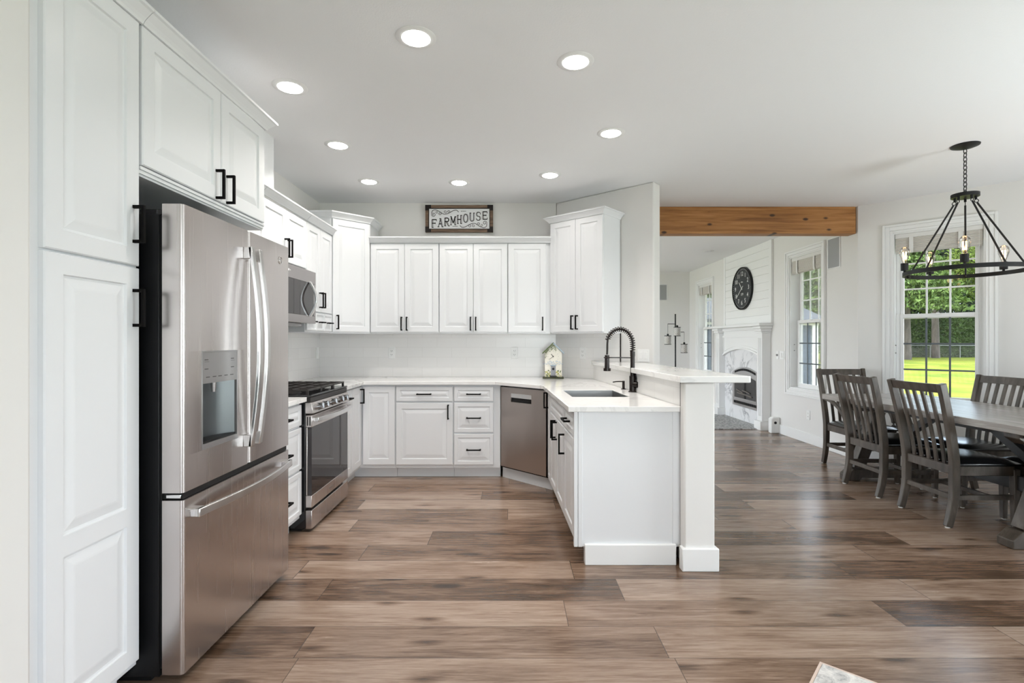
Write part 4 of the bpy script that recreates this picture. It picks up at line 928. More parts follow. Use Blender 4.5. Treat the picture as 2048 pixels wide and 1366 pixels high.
word = 'FARMHOUSE'; lw, lh = 0.058, 0.086
letters = MB()
for i, ch in enumerate(word):
    s_ = i/8; x0 = -0.292 + 0.0665*i; z0 = 0.050 + 0.083*(s_ - 0.045*math.sin(2*PI*s_))
    for st in GL[ch]:
        if st[0] == 's': flat_line(letters, [(x0+(st[1][0]-.16)*lw, z0+st[1][1]*lh), (x0+(st[1][0]+.16)*lw, z0+st[1][1]*lh)], 0.0072, -0.0135)
        elif st[0] == 'v': flat_line(letters, [(x0+st[1][0]*lw, z0+(st[1][1]-.1)*lh), (x0+st[1][0]*lw, z0+(st[1][1]+.1)*lh)], 0.006, -0.0135)
        else:
            pts = [(x0+a*lw, z0+b*lh) for a, b in st[1]]
            if st[0] == 'l': flat_line(letters, pts, 0.0066, -0.0135)
            elif st[0] == 'h': flat_line(letters, pts, 0.0105, -0.0135)
            else:
                flat_line(letters, [(a-0.0035, b) for a, b in pts], 0.0070, -0.0135); flat_line(letters, [(a+0.0066, b) for a, b in pts], 0.0032, -0.0135)
letters.build('lettering', M['dark_metal'], bd, smooth=False)
sc = MB()
def scroll(flip):
    def T(p): x, z = p; return (x, z) if not flip else (-x, SH-z)
    def sp_(cx, cz, r0, r1, a0, a1, n=26): return [T((cx+(r0+(r1-r0)*i/n)*math.cos(R(a0+(a1-a0)*i/n)), cz+(r0+(r1-r0)*i/n)*math.sin(R(a0+(a1-a0)*i/n)))) for i in range(n+1)]
    main = smoothpath([(*T((-0.288, 0.192)), 0), (*T((-0.284, 0.222)), 0), (*T((-0.255, 0.236)), 0), (*T((-0.215, 0.222)), 0), (*T((-0.165, 0.192)), 0), (*T((-0.115, 0.198)), 0), (*T((-0.065, 0.226)), 0), (*T((-0.03, 0.232)), 0), (*T((-0.006, 0.212)), 0)], 6)
    flat_line(sc, [(p.x, p.y) for p in main], 0.0054, -0.0135)
    flat_line(sc, sp_(-0.268, 0.186, 0.022, 0.006, 170, 620), 0.0050, -0.0135)
    flat_line(sc, sp_(-0.204, 0.196, 0.018, 0.005, 100, -330), 0.0048, -0.0135)
    flat_line(sc, sp_(-0.235, 0.208, 0.014, 0.004, 20, 400), 0.0036, -0.0135)
    flat_line(sc, sp_(-0.150, 0.214, 0.016, 0.005, -70, 330), 0.0040, -0.0135)
    flat_line(sc, sp_(-0.112, 0.216, 0.016, 0.005, -60, 330), 0.0044, -0.0135)
    for i in range(5):
        x, z = T((0.022+0.011*i, 0.221)); sc.box(x-0.003, x+0.003, -0.0142, -0.0122, z-0.0035, z+0.0035)
scroll(False); scroll(True)
sc.build('scrollwork', M['dark_metal'], bd, smooth=False)

# ------------------------------------------------------------------ birdhouse clock
t = thing('birdhouse_clock', 'painted birdhouse clock with green ivy roof on the counter corner', 'clock', (0.415, 5.145, CT1), R(-6))
MB().box(-0.105, 0.105, -0.045, 0.05, 0, 0.018).build('base', M['olive'], t, bevel=0.004)
hs = MB().prism_y([(-0.085, 0.018), (0.085, 0.018), (0.085, 0.262), (0.0, 0.345), (-0.085, 0.262)], -0.028, 0.04).build('house', M['cream'], t, bevel=0.002)
MB().bar((0.004, 0.006, 0.362), (-0.108, 0.006, 0.252), 0.095, 0.010, up=(0, 0, 1)).build('roof', M['green_paint'], t, bevel=0.002)
MB().bar((-0.004, 0.006, 0.362), (0.108, 0.006, 0.252), 0.095, 0.010, up=(0, 0, 1)).build('roof', M['bluepaint'], t, bevel=0.002)
iv = MB()
for i in range(120):
    s_ = random.random(); x = -0.085+s_*0.115; zt_ = 0.345-abs(x)*0.97; z = zt_-0.004-random.random()**1.6*0.05*(1.3 if x < -0.06 else 0.8)
    a = random.random()*6.28; r_ = 0.0045
    iv.rings([[(x+r_*math.cos(a+q_), -0.0285-0.003*k_, z+r_*0.8*math.sin(a+q_)) for q_ in (0, 2.1, 4.2)] for k_ in (0, 1)])
iv.build('painted_ivy', M['green_paint'], hs, smooth=False)
MB().lathe([(0.001, 0.0), (0.062, 0.0), (0.062, 0.002), (0.001, 0.002)], 32).xform(Matrix.Translation((0, -0.028, 0.222)) @ Matrix.Rotation(PI/2, 4, 'X')).build('dial', M['cream'], hs)
hands = MB(); hands.bar((0, -0.032, 0.222), (-0.022, -0.032, 0.248), 0.005, 0.002, up=(0, 1, 0)); hands.bar((0, -0.033, 0.222), (-0.038, -0.033, 0.194), 0.0035, 0.002, up=(0, 1, 0)); hands.cyl((0, -0.030, 0.222), (0, -0.036, 0.222), 0.006, n=12)
hands.build('hands', M['black'], hs, smooth=False)
mk = MB()
for i in range(12):
    a = 2*PI*i/12; c_ = (0.052*math.sin(a), 0.222+0.052*math.cos(a)); mk.bar((c_[0]-0.004*math.sin(a), -0.0305, c_[1]-0.004*math.cos(a)), (c_[0]+0.004*math.sin(a), -0.0305, c_[1]+0.004*math.cos(a)), 0.0025, 0.001, up=(0, 1, 0))
mk.build('hour_marks', M['grey_plastic'], hs, smooth=False)
MB().box(-0.024, 0.024, -0.0315, -0.028, 0.030, 0.128).build('painted_door', M['greypaint'], hs)
MB().cyl((0, -0.0315, 0.098), (0, -0.0335, 0.098), 0.012, n=18).build('entrance_hole', M['black'], hs)
MB().box(-0.032, 0.032, -0.048, -0.028, 0.018, 0.032).build('doorstep', M['tabledark'], hs, bevel=0.002)
sh_ = MB()
for i in range(13): sh_.box(-0.104+0.016*i, -0.096+0.016*i, -0.034, -0.028, 0.142 + (0.006 if i % 2 else 0), 0.150 + (0.006 if i % 2 else 0))
sh_.box(-0.03, 0.03, -0.036, -0.028, 0.130, 0.138); sh_.build('scalloped_trim', M['bluepaint'], hs)
for nm, mt, n_, x0_, x1_, za, zb in (('painted_pattern', 'yellow', 34, -0.08, 0.08, 0.022, 0.075), ('painted_pattern', 'orange', 1, -0.02, 0.06, 0.158, 0.172), ('painted_pattern', 'green_paint', 44, -0.08, 0.08, 0.020, 0.085), ('painted_pattern', 'bluepaint', 18, -0.06, 0.07, 0.158, 0.176)):
    fm = MB()
    for i in range(n_):
        x = random.uniform(x0_, x1_)
        if abs(x) < 0.03 and zb < 0.1: x = math.copysign(0.03+abs(x), x)
        z = random.uniform(za, zb); r_ = random.uniform(0.003, 0.0055)
        fm.cyl((x, -0.028, z), (x, -0.0305-random.random()*0.001, z), r_, n=7)
    fm.build(nm, M[mt], hs, smooth=False)

# ------------------------------------------------------------------ recessed downlights
def downlight(label, x, y, on=True, watts=4.6, proto=[]):
    if on and proto:
        t = copy_tree(proto[0]); t.location = (x, y, H); t['label'] = label
    else:
        t = thing('downlight', label, 'ceiling light', (x, y, H), 0, 'recessed ceiling downlights')
        MB().lathe([(0.066, -0.0005), (0.068, -0.006), (0.090, -0.005), (0.096, -0.001), (0.096, -0.0002), (0.066, -0.0002)], 40, hollow=True).build('trim_ring', M['trim'], t)
        MB().lathe([(0.001, -0.0003), (0.0655, -0.0003), (0.0650, -0.0070), (0.055, -0.0120), (0.030, -0.0150), (0.001, -0.0160)], 40).build('lens', M['lens'] if on else M['lens_off'], t)
        if on: proto.append(t)
    if on:
        l = area('downlight_lamp', (x, y, H-0.019), (0, 0, -1), 0.12, 0.12, watts, (1.0, 0.945, 0.89), 'DISK'); l.data.spread = R(125)
    return t
for lab, x, y, wt in (('large round downlight nearest above the fridge cabinets', -1.273, 2.937, 8.0),
                  ('round downlight biggest of all at the top centre', -0.461, 2.459, 8.0),
                  ('round downlight above the peninsula end, second nearest to viewer', 0.331, 2.67, 8.0),
                  ('round downlight in the left row, above the range', -1.293, 3.804, 8.0),
                  ('round downlight right of all others, above the bar top', 0.693, 3.585, 8.0),
                  ('small round downlight before the left corner cabinet', -1.304, 4.67, 2.6),
                  ('small round downlight straight before the FARMHOUSE sign', -0.486, 4.70, 2.6),
                  ('small round downlight before the tall right diagonal cabinet', 0.333, 4.49, 2.6)):
    downlight(lab, x, y, True, wt)
downlight('unlit round downlight in the living room ceiling near fireplace', 3.16, 8.26, False)

# ------------------------------------------------------------------ ceiling beam
o = MB().prism([(0.60, 5.54), (3.718, 5.54), (3.728, 5.55), (3.728, 5.68), (0.60, 5.68)], 2.448, H-0.001).build('ceiling_beam', M['beam'], bevel=0.004)
tag(o, 'knotty orange pine beam across the opening to the living room', 'beam', kind='thing')

# ------------------------------------------------------------------ living room: fireplace
FX = 3.73
t = thing('fireplace', 'white fireplace with columns, marble surround and steel gas insert', 'fireplace', (3.65, 8.2, 0), 0)
tx, ty = -3.65, -8.2
def fp(mb): return mb.xform(Matrix.Translation((tx, ty, 0)))
ya, yb, cw = 7.375, 9.05, 0.15          # near and far outer faces of the columns
for y0 in (ya, yb-cw):
    c = MB(); c.box(3.60, FX-0.001, y0, y0+cw, 0.13, 1.40)
    for k in range(3): c.box(3.594, 3.5995, y0+0.030+0.034*k, y0+0.050+0.034*k, 0.2, 1.33)
    fp(c).build('column', M['trim'], t, bevel=0.003)
    fp(MB().box(3.565, FX-0.001, y0-0.025, y0+cw+0.025, 0, 0.128)).build('column_base', M['trim'], t, bevel=0.004)
    fp(MB().box(3.590, FX-0.001, y0-0.010, y0+cw+0.010, 1.40, 1.425).box(3.572, FX-0.001, y0-0.024, y0+cw+0.024, 1.4255, 1.465).box(3.555, FX-0.001, y0-0.04, y0+cw+0.04, 1.4655, 1.503)).build('column_capital', M['trim'], t, bevel=0.004)
fp(MB().box(3.53, FX-0.001, ya-0.065, yb+0.07, 1.504, 1.545)).build('mantel_shelf', M['trim'], t, bevel=0.004)
# header with arched lower edge
hy0, hy1 = ya+cw+0.001, yb-cw-0.001
arch = [(hy0+(hy1-hy0)*i/24, 1.035+0.12*max(0.0, math.sin(PI*(i/24)))**0.8) for i in range(25)]
hd = MB()
front = [(3.675, y, z) for y, z in arch]+[(3.675, hy1, 1.503), (3.675, hy0, 1.503)]; back = [(FX-0.002, y, z) for _, y, z in front]
m = len(front); hd.add(front+back, [tuple(range(m)), tuple(range(2*m-1, m-1, -1))]+[(i, (i+1) % m, m+(i+1) % m, m+i) for i in range(m)])
h_ = fp(hd).build('header', M['trim'], t)
am = MB(); am.strap([(3.668, y, z+0.014) for y, z in arch], 0.022, 0.026, up=(0, 0, 1)); am.strap([(3.672, y, z+0.06) for y, z in arch], 0.012, 0.010, up=(0, 0, 1))
am.box(3.655, 3.6745, hy0, hy1, 1.345, 1.375); am.box(3.662, 3.6745, hy0+0.005, hy0+0.025, 1.12, 1.345); am.box(3.662, 3.6745, hy1-0.025, hy1-0.005, 1.12, 1.345); am.box(3.64, 3.6745, hy0, hy1, 1.455, 1.503)
fp(am).build('header_moulding', M['trim'], h_)
fp(MB().box(3.70, FX-0.003, hy0, hy1, 0.0, 1.16)).build('marble_surround', M['marble'], t)
# steel insert with arched top
def archpoly(y0, y1, z0, zs, rise, n=16): return [(y0, z0), (y1, z0)]+[(y1-(y1-y0)*i/n, zs+rise*math.sin(PI*i/n)) for i in range(n+1)]
def plate_x(poly, x0_, x1_):
    m = len(poly); mb = MB(); mb.add([(x0_, y, z) for y, z in poly]+[(x1_, y, z) for y, z in poly], [tuple(range(m)), tuple(range(2*m-1, m-1, -1))]+[(i, (i+1) % m, m+(i+1) % m, m+i) for i in range(m)]); return mb
I0, I1 = 7.655, 8.56
ins = fp(plate_x(archpoly(I0, I1, 0.235, 0.79, 0.085), 3.684, 3.6995)).build('insert_frame', M['insert'], t, bevel=0.003)
fp(plate_x(archpoly(I0+0.085, I1-0.085, 0.37, 0.68, 0.055), 3.680, 3.6838)).build('fire_glass', M['blackgloss'], ins)
lv = MB()
for i in range(22):
    y = I0+0.105+0.695*i/21; zz = 0.745+0.075*math.sin(PI*(y-I0)/(I1-I0)); lv.box(3.678, 3.6835, y-0.010, y+0.004, zz-0.005, zz+0.030)
for i in range(24):
    y = I0+0.075+0.755*i/23; lv.box(3.678, 3.6835, y-0.010, y+0.004, 0.275, 0.315)
fp(lv).build('louvre', M['black'], ins, smooth=False)
lg = MB()
for p0, p1, r_ in (((3.676, 7.86, 0.42), (3.674, 8.34, 0.45), 0.012), ((3.675, 7.92, 0.47), (3.674, 8.16, 0.50), 0.010), ((3.675, 8.16, 0.46), (3.674, 8.38, 0.50), 0.010)): lg.tube(smoothpath([p0, tuple((a+b)/2+random.uniform(-.004, .004) for a, b in zip(p0, p1)), p1], 4), r_, 8)
fp(lg).build('log', M['log'], ins)
o = MB().box(2.93, 3.563, 7.45, 8.95, 0.0005, 0.012).box(3.563, 3.699, 7.552, 8.872, 0.0005, 0.012).build('hearth', M['pebble']); tag(o, 'grey pebble hearth slab in front of the fireplace', 'hearth')
# shiplap chimney breast
t = thing('shiplap_panel', 'white shiplap board panel on the chimney breast above the mantel', 'panel', (3.69, 8.05, 1.546))
mb = MB(); yA, yB = 7.30, 8.945; z = 1.551; bh = 0.1195; ox = 3.69
while z < H-0.01:
    z1_ = min(z+bh-0.004, H-0.002); mb.box(3.702-ox, FX-0.002-ox, yA+0.07-8.05, yB-0.07-8.05, z-1.546, z1_-1.546); z += bh
mb.box(3.712-ox, FX-0.0015-ox, yA+0.07-8.05, yB-0.07-8.05, 0.002, H-0.002-1.546)
mb.build('board', M['trim'], t, bevel=0.0015)
MB().box(3.695-ox, FX-0.001-ox, yA-8.05, yA+0.069-8.05, 0.001, H-0.001-1.546).box(3.695-ox, FX-0.001-ox, yB-0.069-8.05, yB-8.05, 0.001, H-0.001-1.546).build('edge_board', M['trim'], t, bevel=0.002)
# wall clock
t = thing('wall_clock', 'large round black wall clock with white numerals on the shiplap', 'clock', (3.7010, 8.19, 2.127), -PI/2)
rot = Matrix.Rotation(PI/2, 4, 'X')
CR = 0.342
MB().lathe([(0.001, 0.0), (CR-0.02, 0.0), (CR-0.02, 0.024), (0.001, 0.024)], 56).xform(rot).build('face', M['clockface'], t)
MB().lathe([(CR-0.022, 0.0), (CR, 0.0), (CR, 0.034), (CR-0.010, 0.040), (CR-0.022, 0.034)], 56, hollow=True).xform(rot).build('rim', M['black'], t)
def text_mb(body, size, ext=0.001):
    c = D.curves.new('glyphs', 'FONT'); c.body = body; c.size = size; c.align_x = 'CENTER'; c.align_y = 'CENTER'; c.extrude = ext; c.resolution_u = 3
    o = D.objects.new('glyphs', c); COL.objects.link(o); bpy.context.view_layer.update()
    dg = bpy.context.evaluated_depsgraph_get(); me = D.meshes.new_from_object(o.evaluated_get(dg)); mb = MB(); mb.add([v.co[:] for v in me.vertices], [tuple(p.vertices) for p in me.polygons])
    D.objects.remove(o); D.curves.remove(c); D.meshes.remove(me); return mb
nm = MB()
for h in range(1, 13):
    a = 2*PI*h/12; tm = text_mb(str(h), 0.098); nm.merge(tm.xform(Matrix.Translation((0.232*math.sin(a), -0.0255, 0.232*math.cos(a))) @ Matrix.Rotation(PI/2, 4, 'X')))
nm.merge(text_mb('579', 0.055).xform(Matrix.Translation((0.01, -0.0255, -0.095)) @ Matrix.Rotation(PI/2, 4, 'X')))
nm.strap(smoothpath([(-0.03, -0.0255, 0.098), (-0.005, -0.0255, 0.108), (0.02, -0.0255, 0.098), (0.032, -0.0255, 0.104)], 4), 0.010, 0.002, up=(0, 1, 0))
nm.build('numerals', M['white'], t, smooth=False)
tk = MB()
for i in range(60):
    a = 2*PI*i/60; L_ = 0.012 if i % 5 else 0.018; tk.bar(((CR-0.028)*math.sin(a), -0.0252, (CR-0.028)*math.cos(a)), ((CR-0.028-L_)*math.sin(a), -0.0252, (CR-0.028-L_)*math.cos(a)), 0.005, 0.001, up=(0, 1, 0))
tk.build('minute_marks', M['white'], t, smooth=False)
hm = MB()
for ang, L_, w_, tail in ((R(319), 0.14, 0.012, 0.03), (R(233), 0.235, 0.009, 0.06)): hm.bar((-tail*math.sin(ang), -0.030, -tail*math.cos(ang)), (L_*math.sin(ang), -0.030, L_*math.cos(ang)), w_, 0.002, up=(0, 1, 0))
hm.cyl((0, -0.024, 0), (0, -0.034, 0), 0.010, n=16); hm.build('hands', M['white'], t, smooth=False)
# floor lamp with three lattice shades
t = thing('floor_lamp', 'black floor lamp with three hanging lattice shades in the far corner', 'lamp', (3.035, 9.50, 0))
MB().lathe([(0.001, 0), (0.15, 0), (0.15, 0.012), (0.02, 0.025), (0.001, 0.025)], 32).build('base', M['black'], t)
MB().cyl((0, 0, 0.02), (-0.004, 0, 1.79), 0.0145, 0.0125, n=14).build('pole', M['black'], t)
for (dx_, dy_, za_, zs_) in ((-0.150, -0.02, 1.605, 1.39), (-0.005, -0.11, 1.575, 1.545), (0.150, -0.03, 1.455, 1.235)):
    a_ = MB()
    if abs(dx_) > 0.05: a_.tube([(0, 0, za_), (dx_, dy_, za_)], 0.006, 8); a_.tube([(dx_, dy_, za_), (dx_, dy_, zs_+0.04)], 0.0028, 6)
    else: a_.tube([(0, 0, za_), (dx_, dy_, za_), (dx_, dy_, zs_+0.03)], 0.006, 8)
    a_.build('arm', M['black'], t)
    s_ = MB().lathe([(0.060, 0.0), (0.060, -0.165), (0.058, -0.165), (0.058, 0.0)], 32, hollow=True).build('lamp_shade', M['shade'], t, loc=(dx_, dy_, zs_))
    r_ = MB(); r_.lathe([(0.057, 0.001), (0.064, 0.001), (0.064, -0.010), (0.057, -0.010)], 32, hollow=True); r_.lathe([(0.057, -0.157), (0.064, -0.157), (0.064, -0.167), (0.057, -0.167)], 32, hollow=True); r_.lathe([(0.001, 0.035), (0.016, 0.03), (0.02, 0.0), (0.057, -0.003), (0.057, -0.006), (0.001, -0.006)], 20)
    r_.build('shade_ring', M['black'], s_)
# wall speakers
def speaker(label, loc, rz, w, h):
    t = thing('wall_speaker', label, 'speaker', loc, rz, 'flush wall speakers'); f = MB(); b = 0.012
    f.box(-w/2, w/2, -0.010, 0, -h/2, -h/2+b).box(-w/2, w/2, -0.010, 0, h/2-b, h/2).box(-w/2, -w/2+b, -0.010, 0, -h/2+b, h/2-b).box(w/2-b, w/2, -0.010, 0, -h/2+b, h/2-b)
    f.build('frame', M['trim'], t, bevel=0.002); MB().box(-w/2+b, w/2-b, -0.007, 0, -h/2+b, h/2-b).build('grille', M['grille'], t)
speaker('grey grille wall speaker between the window and the beam end', (3.7295, 5.925, 2.305), -PI/2, 0.235, 0.36)
speaker('grey grille wall speaker on the far wall above the floor lamp', (3.14, 10.7495, 2.31), 0, 0.235, 0.34)
t = thing('gas_key_box', 'small white box with black round knob on the floor beside fireplace', 'box', (3.66, 7.16, 0), 0)
MB().prism_y([(-0.055, 0), (0.068, 0), (0.068, 0.225), (-0.030, 0.225), (-0.055, 0.200)], -0.045, 0.045).build('housing', M['plate'], t, bevel=0.012)
MB().cyl((0.0, -0.046, 0.15), (0.0, -0.052, 0.15), 0.018, n=20).build('dial', M['black'], t)

# ------------------------------------------------------------------ dining table
TX0, TX1, TYA, TYB, TZ = 3.045, 3.955, 2.90, 5.03, 0.768
t = thing('dining_table', 'long grey-stained wooden trestle dining table by the bay window', 'table', (3.5, 3.965, 0))
def tb(mb): return mb.xform(Matrix.Translation((-3.5, -3.965, 0)))
tb(MB().box(TX0, TX1, TYA, TYB, TZ-0.050, TZ)).build('table_top', M['table'], t, bevel=0.004)
tb(MB().box(TX0+0.10, TX1-0.10, TYA+0.12, TYB-0.12, TZ-0.085, TZ-0.0505)).build('apron', M['tabledark'], t)
for y in (3.20, 4.76):
    f = MB(); f.prism_y([(3.08, 0.0), (3.20, 0.0), (3.22, 0.025), (3.78, 0.025), (3.80, 0.0), (3.92, 0.0), (3.92, 0.05), (3.86, 0.105), (3.14, 0.105), (3.08, 0.05)], y-0.055, y+0.055)
    ft = tb(f).build('trestle_foot', M['chair'], t, bevel=0.005)
    for sx in (-1, 1):
        l = MB(); l.bar((3.5+sx*0.30, y, 0.10), (3.5+sx*0.10, y, TZ-0.13), 0.10, 0.085, up=(0, 1, 0)); tb(l).build('trestle_leg', M['chair'], t, bevel=0.004)
    tb(MB().prism_y([(3.12, TZ-0.052), (3.12, TZ-0.09), (3.18, TZ-0.13), (3.82, TZ-0.13), (3.88, TZ-0.09), (3.88, TZ-0.052)], y-0.05, y+0.05)).build('trestle_head', M['chair'], t, bevel=0.004)
    sy = 1 if y < 4 else -1
    tb(MB().bar((3.5, y+sy*0.04, 0.34), (3.5, y+sy*0.57, TZ-0.075), 0.055, 0.06, up=(0, 0, 1))).build('brace', M['tabledark'], t, bevel=0.003)
tb(MB().box(3.465, 3.535, 3.24, 4.72, 0.26, 0.36)).build('stretcher', M['tabledark'], t, bevel=0.003)

# ------------------------------------------------------------------ dining chairs
def chair(label, loc, rz, arms=False, proto=[]):
    if proto and not arms:
        c = copy_tree(proto[0]); c.location = loc; c.rotation_euler = (0, 0, rz); c['label'] = label; return c
    t = thing('dining_chair', label, 'chair', loc, rz, 'grey slat-back dining chairs')
    back = lambda z: 0.228 + (0.047*max(0, (0.25-z)/0.25)**1.6) + (0.107*max(0, (z-0.42)/0.57)**1.35)
    halfw = lambda z: 0.213 + 0.020*max(0, (z-0.4)/0.6)
    for sx in (-1, 1):
        zz = [0.006+0.984*i/22 for i in range(23)]
        sc_ = [0.84+0.16*min(1, z/0.3) if z < 0.45 else 1.0-0.12*(z-0.45)/0.55 for z in zz]
        mb = MB().strap([(sx*halfw(z), back(z), z) for z in zz], 0.042, 0.052, up=(0, 1, 0), scale=sc_)
        p = mb.build('leg', M['chair'], t, bevel=0.004)
        MB().cyl((sx*0.213, back(0), 0), (sx*0.213, back(0), 0.007), 0.015, n=12).build('glide', M['felt'], p)
        mb = MB().strap([(sx*0.205, -0.195, 0.006), (sx*0.205, -0.195, 0.40)], 0.044, 0.044, up=(0, 1, 0), scale=[0.72, 1.0])
        p = mb.build('leg', M['chair'], t, bevel=0.004)
        MB().cyl((sx*0.205, -0.195, 0), (sx*0.205, -0.195, 0.007), 0.013, n=12).build('glide', M['felt'], p)
    fr_ = MB(); fr_.box(-0.19, 0.19, -0.213, -0.188, 0.355, 0.42); fr_.box(-0.192, 0.192, 0.208, 0.240, 0.362, 0.425)
    for sx in (-1, 1): fr_.bar((sx*0.207, -0.175, 0.388), (sx*0.207, 0.215, 0.388), 0.024, 0.065)
    fr_.build('seat_frame', M['chair'], t, bevel=0.003)
    # domed cushion
    n = 12; vs = []; fs = []
    for i in range(n+1):
        for j in range(n+1):
            u, v = -1+2*i/n, -1+2*j/n; k = (1-abs(u)**4)*(1-abs(v)**4); vs.append((u*0.222*(1-0.0*v), -0.012+v*0.220-0.0, 0.437+0.036*k**0.6))
    for i in range(n):
        for j in range(n): a = i*(n+1)+j; fs.append((a, a+n+1, a+n+2, a+1))
    cu = MB().add(vs, fs); edge = [i*(n+1) for i in range(n+1)]+[n*(n+1)+j for j in range(1, n+1)]+[i*(n+1)+n for i in range(n-1, -1, -1)]+[j for j in range(n-1, 0, -1)]
    m = len(edge); top = [vs[e_] for e_ in edge]; cu.rings([[(x, y, z) for x, y, z in top], [(x*1.01, y*1.01, 0.430) for x, y, z in top], [(x*0.985, y*0.985, 0.4205) for x, y, z in top]], cap=False)
    cu.add([(x*0.985, y*0.985, 0.4205) for x, y, z in top], [tuple(range(m))])
    cu.build('seat', M['leather'], t, ang=60)
    cr_ = MB(); n = 10
    for (za, zb) in ((0.925, 0.990),):
        rs = []
        for i in range(n+1):
            x = -0.212+0.424*i/n; bo = 0.022*(1-(x/0.212)**2)
            rs.append([(x, back(za)-0.013+bo, za), (x, back(za)+0.013+bo, za), (x, back(zb)+0.013+bo, zb-0.004), (x, back(zb)-0.013+bo, zb-0.004)])
        cr_.rings(rs)
    cr_.build('top_rail', M['chair'], t, bevel=0.003)
    for i in range(5):
        x = -0.134+0.067*i; zz = [0.42+0.515*q_/8 for q_ in range(9)]
        MB().strap([(x*(1+0.08*(z-0.42)), back(z)+0.0+0.020*(1-(x/0.212)**2)*((z-0.42)/0.52), z) for z in zz], 0.026, 0.014, up=(0, 1, 0)).build('back_slat', M['chair'], t, bevel=0.002)
    for sx in (-1, 1): MB().bar((sx*0.205, -0.185, 0.205), (sx*0.213, 0.215, 0.205), 0.020, 0.034).build('stretcher', M['chair'], t, bevel=0.002)
    MB().bar((-0.205, 0.232, 0.205), (0.205, 0.232, 0.205), 0.020, 0.034).build('stretcher', M['chair'], t, bevel=0.002)
    MB().bar((-0.203, -0.03, 0.205), (0.203, -0.03, 0.205), 0.020, 0.030).build('stretcher', M['chair'], t, bevel=0.002)
    if arms:
        for sx in (-1, 1):
            MB().strap(smoothpath([(sx*0.228, 0.25, 0.690), (sx*0.236, 0.10, 0.668), (sx*0.240, -0.02, 0.615), (sx*0.236, -0.10, 0.53), (sx*0.230, -0.13, 0.40)], 6), 0.026, 0.034, up=(0, 0, 1)).build('armrest', M['chair'], t, bevel=0.003)
    else: proto.append(t)
    return t
chair('grey slat-back chair nearest the viewer, on the kitchen side of table', (3.273, 3.738, 0), PI/2)
chair('grey slat-back chair on the kitchen side, second from the viewer', (3.273, 4.405, 0), PI/2)
chair('grey slat-back armchair at the far head of the table', (3.50, 5.125, 0), 0, True)
chair('grey slat-back chair with back against the bay window side, farther one', (3.742, 4.225, 0), -PI/2)
chair('chair beside it on the window side, cut by the frame, only seat corner showing', (3.742, 3.49, 0), -PI/2)['label'] = 'window-side dining chair nearer the viewer, only its black seat corner showing'

# ------------------------------------------------------------------ chandelier
CX, CY, CZ = 3.372, 3.81, 1.80
t = thing('chandelier', 'black wagon-wheel chandelier with five filament bulbs over the dining table', 'chandelier', (CX, CY, CZ))
hh = H-CZ
MB().lathe([(0.001, hh-0.030), (0.02, hh-0.028), (0.06, hh-0.018), (0.086, hh-0.008), (0.088, hh-0.0005), (0.001, hh-0.0005)], 36).build('canopy', M['black'], t)
HZ = 0.552
ch_ = MB(); z = hh-0.035; k = 0; step = 0.031
while z > HZ+0.030:
    lk = []
    for i in range(16):
        a = 2*PI*i/16; dx_, dz_ = 0.0115*math.cos(a), 0.021*math.sin(a)
        lk.append((dx_ if k % 2 == 0 else 0, 0 if k % 2 == 0 else dx_, z-0.008+dz_))
    ch_.tube(lk, 0.0028, 6, closed=True, up=(0, 1, 0) if k % 2 == 0 else (1, 0, 0)); z -= step; k += 1
ch_.build('chain', M['black'], t)
MB().lathe([(0.070, HZ), (0.084, HZ), (0.084, HZ+0.026), (0.001, HZ+0.028), (0.001, HZ+0.020), (0.070, HZ+0.018)], 36).cyl((0, 0, HZ+0.026), (0, 0, HZ+0.045), 0.010).build('hub', M['black'], t)
RR = 0.368
MB().lathe([(RR-0.005, -0.014), (RR+0.005, -0.014), (RR+0.005, 0.016), (RR-0.005, 0.016)], 72, hollow=True).build('ring', M['black'], t)
for i in range(5):
    a = R(48+72*i); c_, s_ = math.cos(a), math.sin(a)
    r_ = MB(); r_.cyl((0.062*c_, 0.062*s_, HZ+0.005), (0.062*c_, 0.062*s_, HZ-0.022), 0.008, n=10)
    r_.tube([(0.066*c_+0.012*math.cos(q_)*c_, 0.066*s_+0.012*math.cos(q_)*s_, HZ-0.032+0.012*math.sin(q_)) for q_ in [2*PI*j/14 for j in range(14)]], 0.0028, 6, closed=True, up=(-s_, c_, 0))
    r_.cyl((0.070*c_, 0.070*s_, HZ-0.046), ((RR-0.006)*c_, (RR-0.006)*s_, 0.0), 0.0062, n=10); r_.cyl(((RR-0.006)*c_, (RR-0.006)*s_, 0.004), ((RR-0.014)*c_, (RR-0.014)*s_, -0.012), 0.010, n=8)
    r_.build('rod', M['black'], t)
    a = R(12+72*i); c_, s_ = RR*math.cos(a), RR*math.sin(a)
    so = MB(); so.lathe([(0.001, 0.012), (0.008, 0.012), (0.008, 0.026), (0.024, 0.028), (0.025, 0.083), (0.021, 0.085), (0.001, 0.085)], 24, (c_, s_, 0)); so = so.build('socket', M['black'], t)
    bu = MB().lathe([(0.013, 0.082), (0.016, 0.100), (0.024, 0.125), (0.033, 0.155), (0.035, 0.172), (0.030, 0.192), (0.018, 0.206), (0.003, 0.212)], 24, (c_, s_, 0)).build('bulb', M['bulbglass'], so)
    fi = MB()
    for j in range(6):
        b_ = 2*PI*j/6; fi.tube([(c_+0.011*math.cos(b_), s_+0.011*math.sin(b_), 0.112), (c_+0.012*math.cos(b_+0.4), s_+0.012*math.sin(b_+0.4), 0.172)], 0.0012, 5)
    fi.build('filament', M['filament'], so)
    l = D.lights.new('bulb_lamp', 'POINT'); l.energy = 0.4; l.color = (1.0, 0.62, 0.32); l.shadow_soft_size = 0.03
    lo = D.objects.new('bulb_lamp', l); COL.objects.link(lo); lo.location = (CX+c_, CY+s_, CZ+0.24)

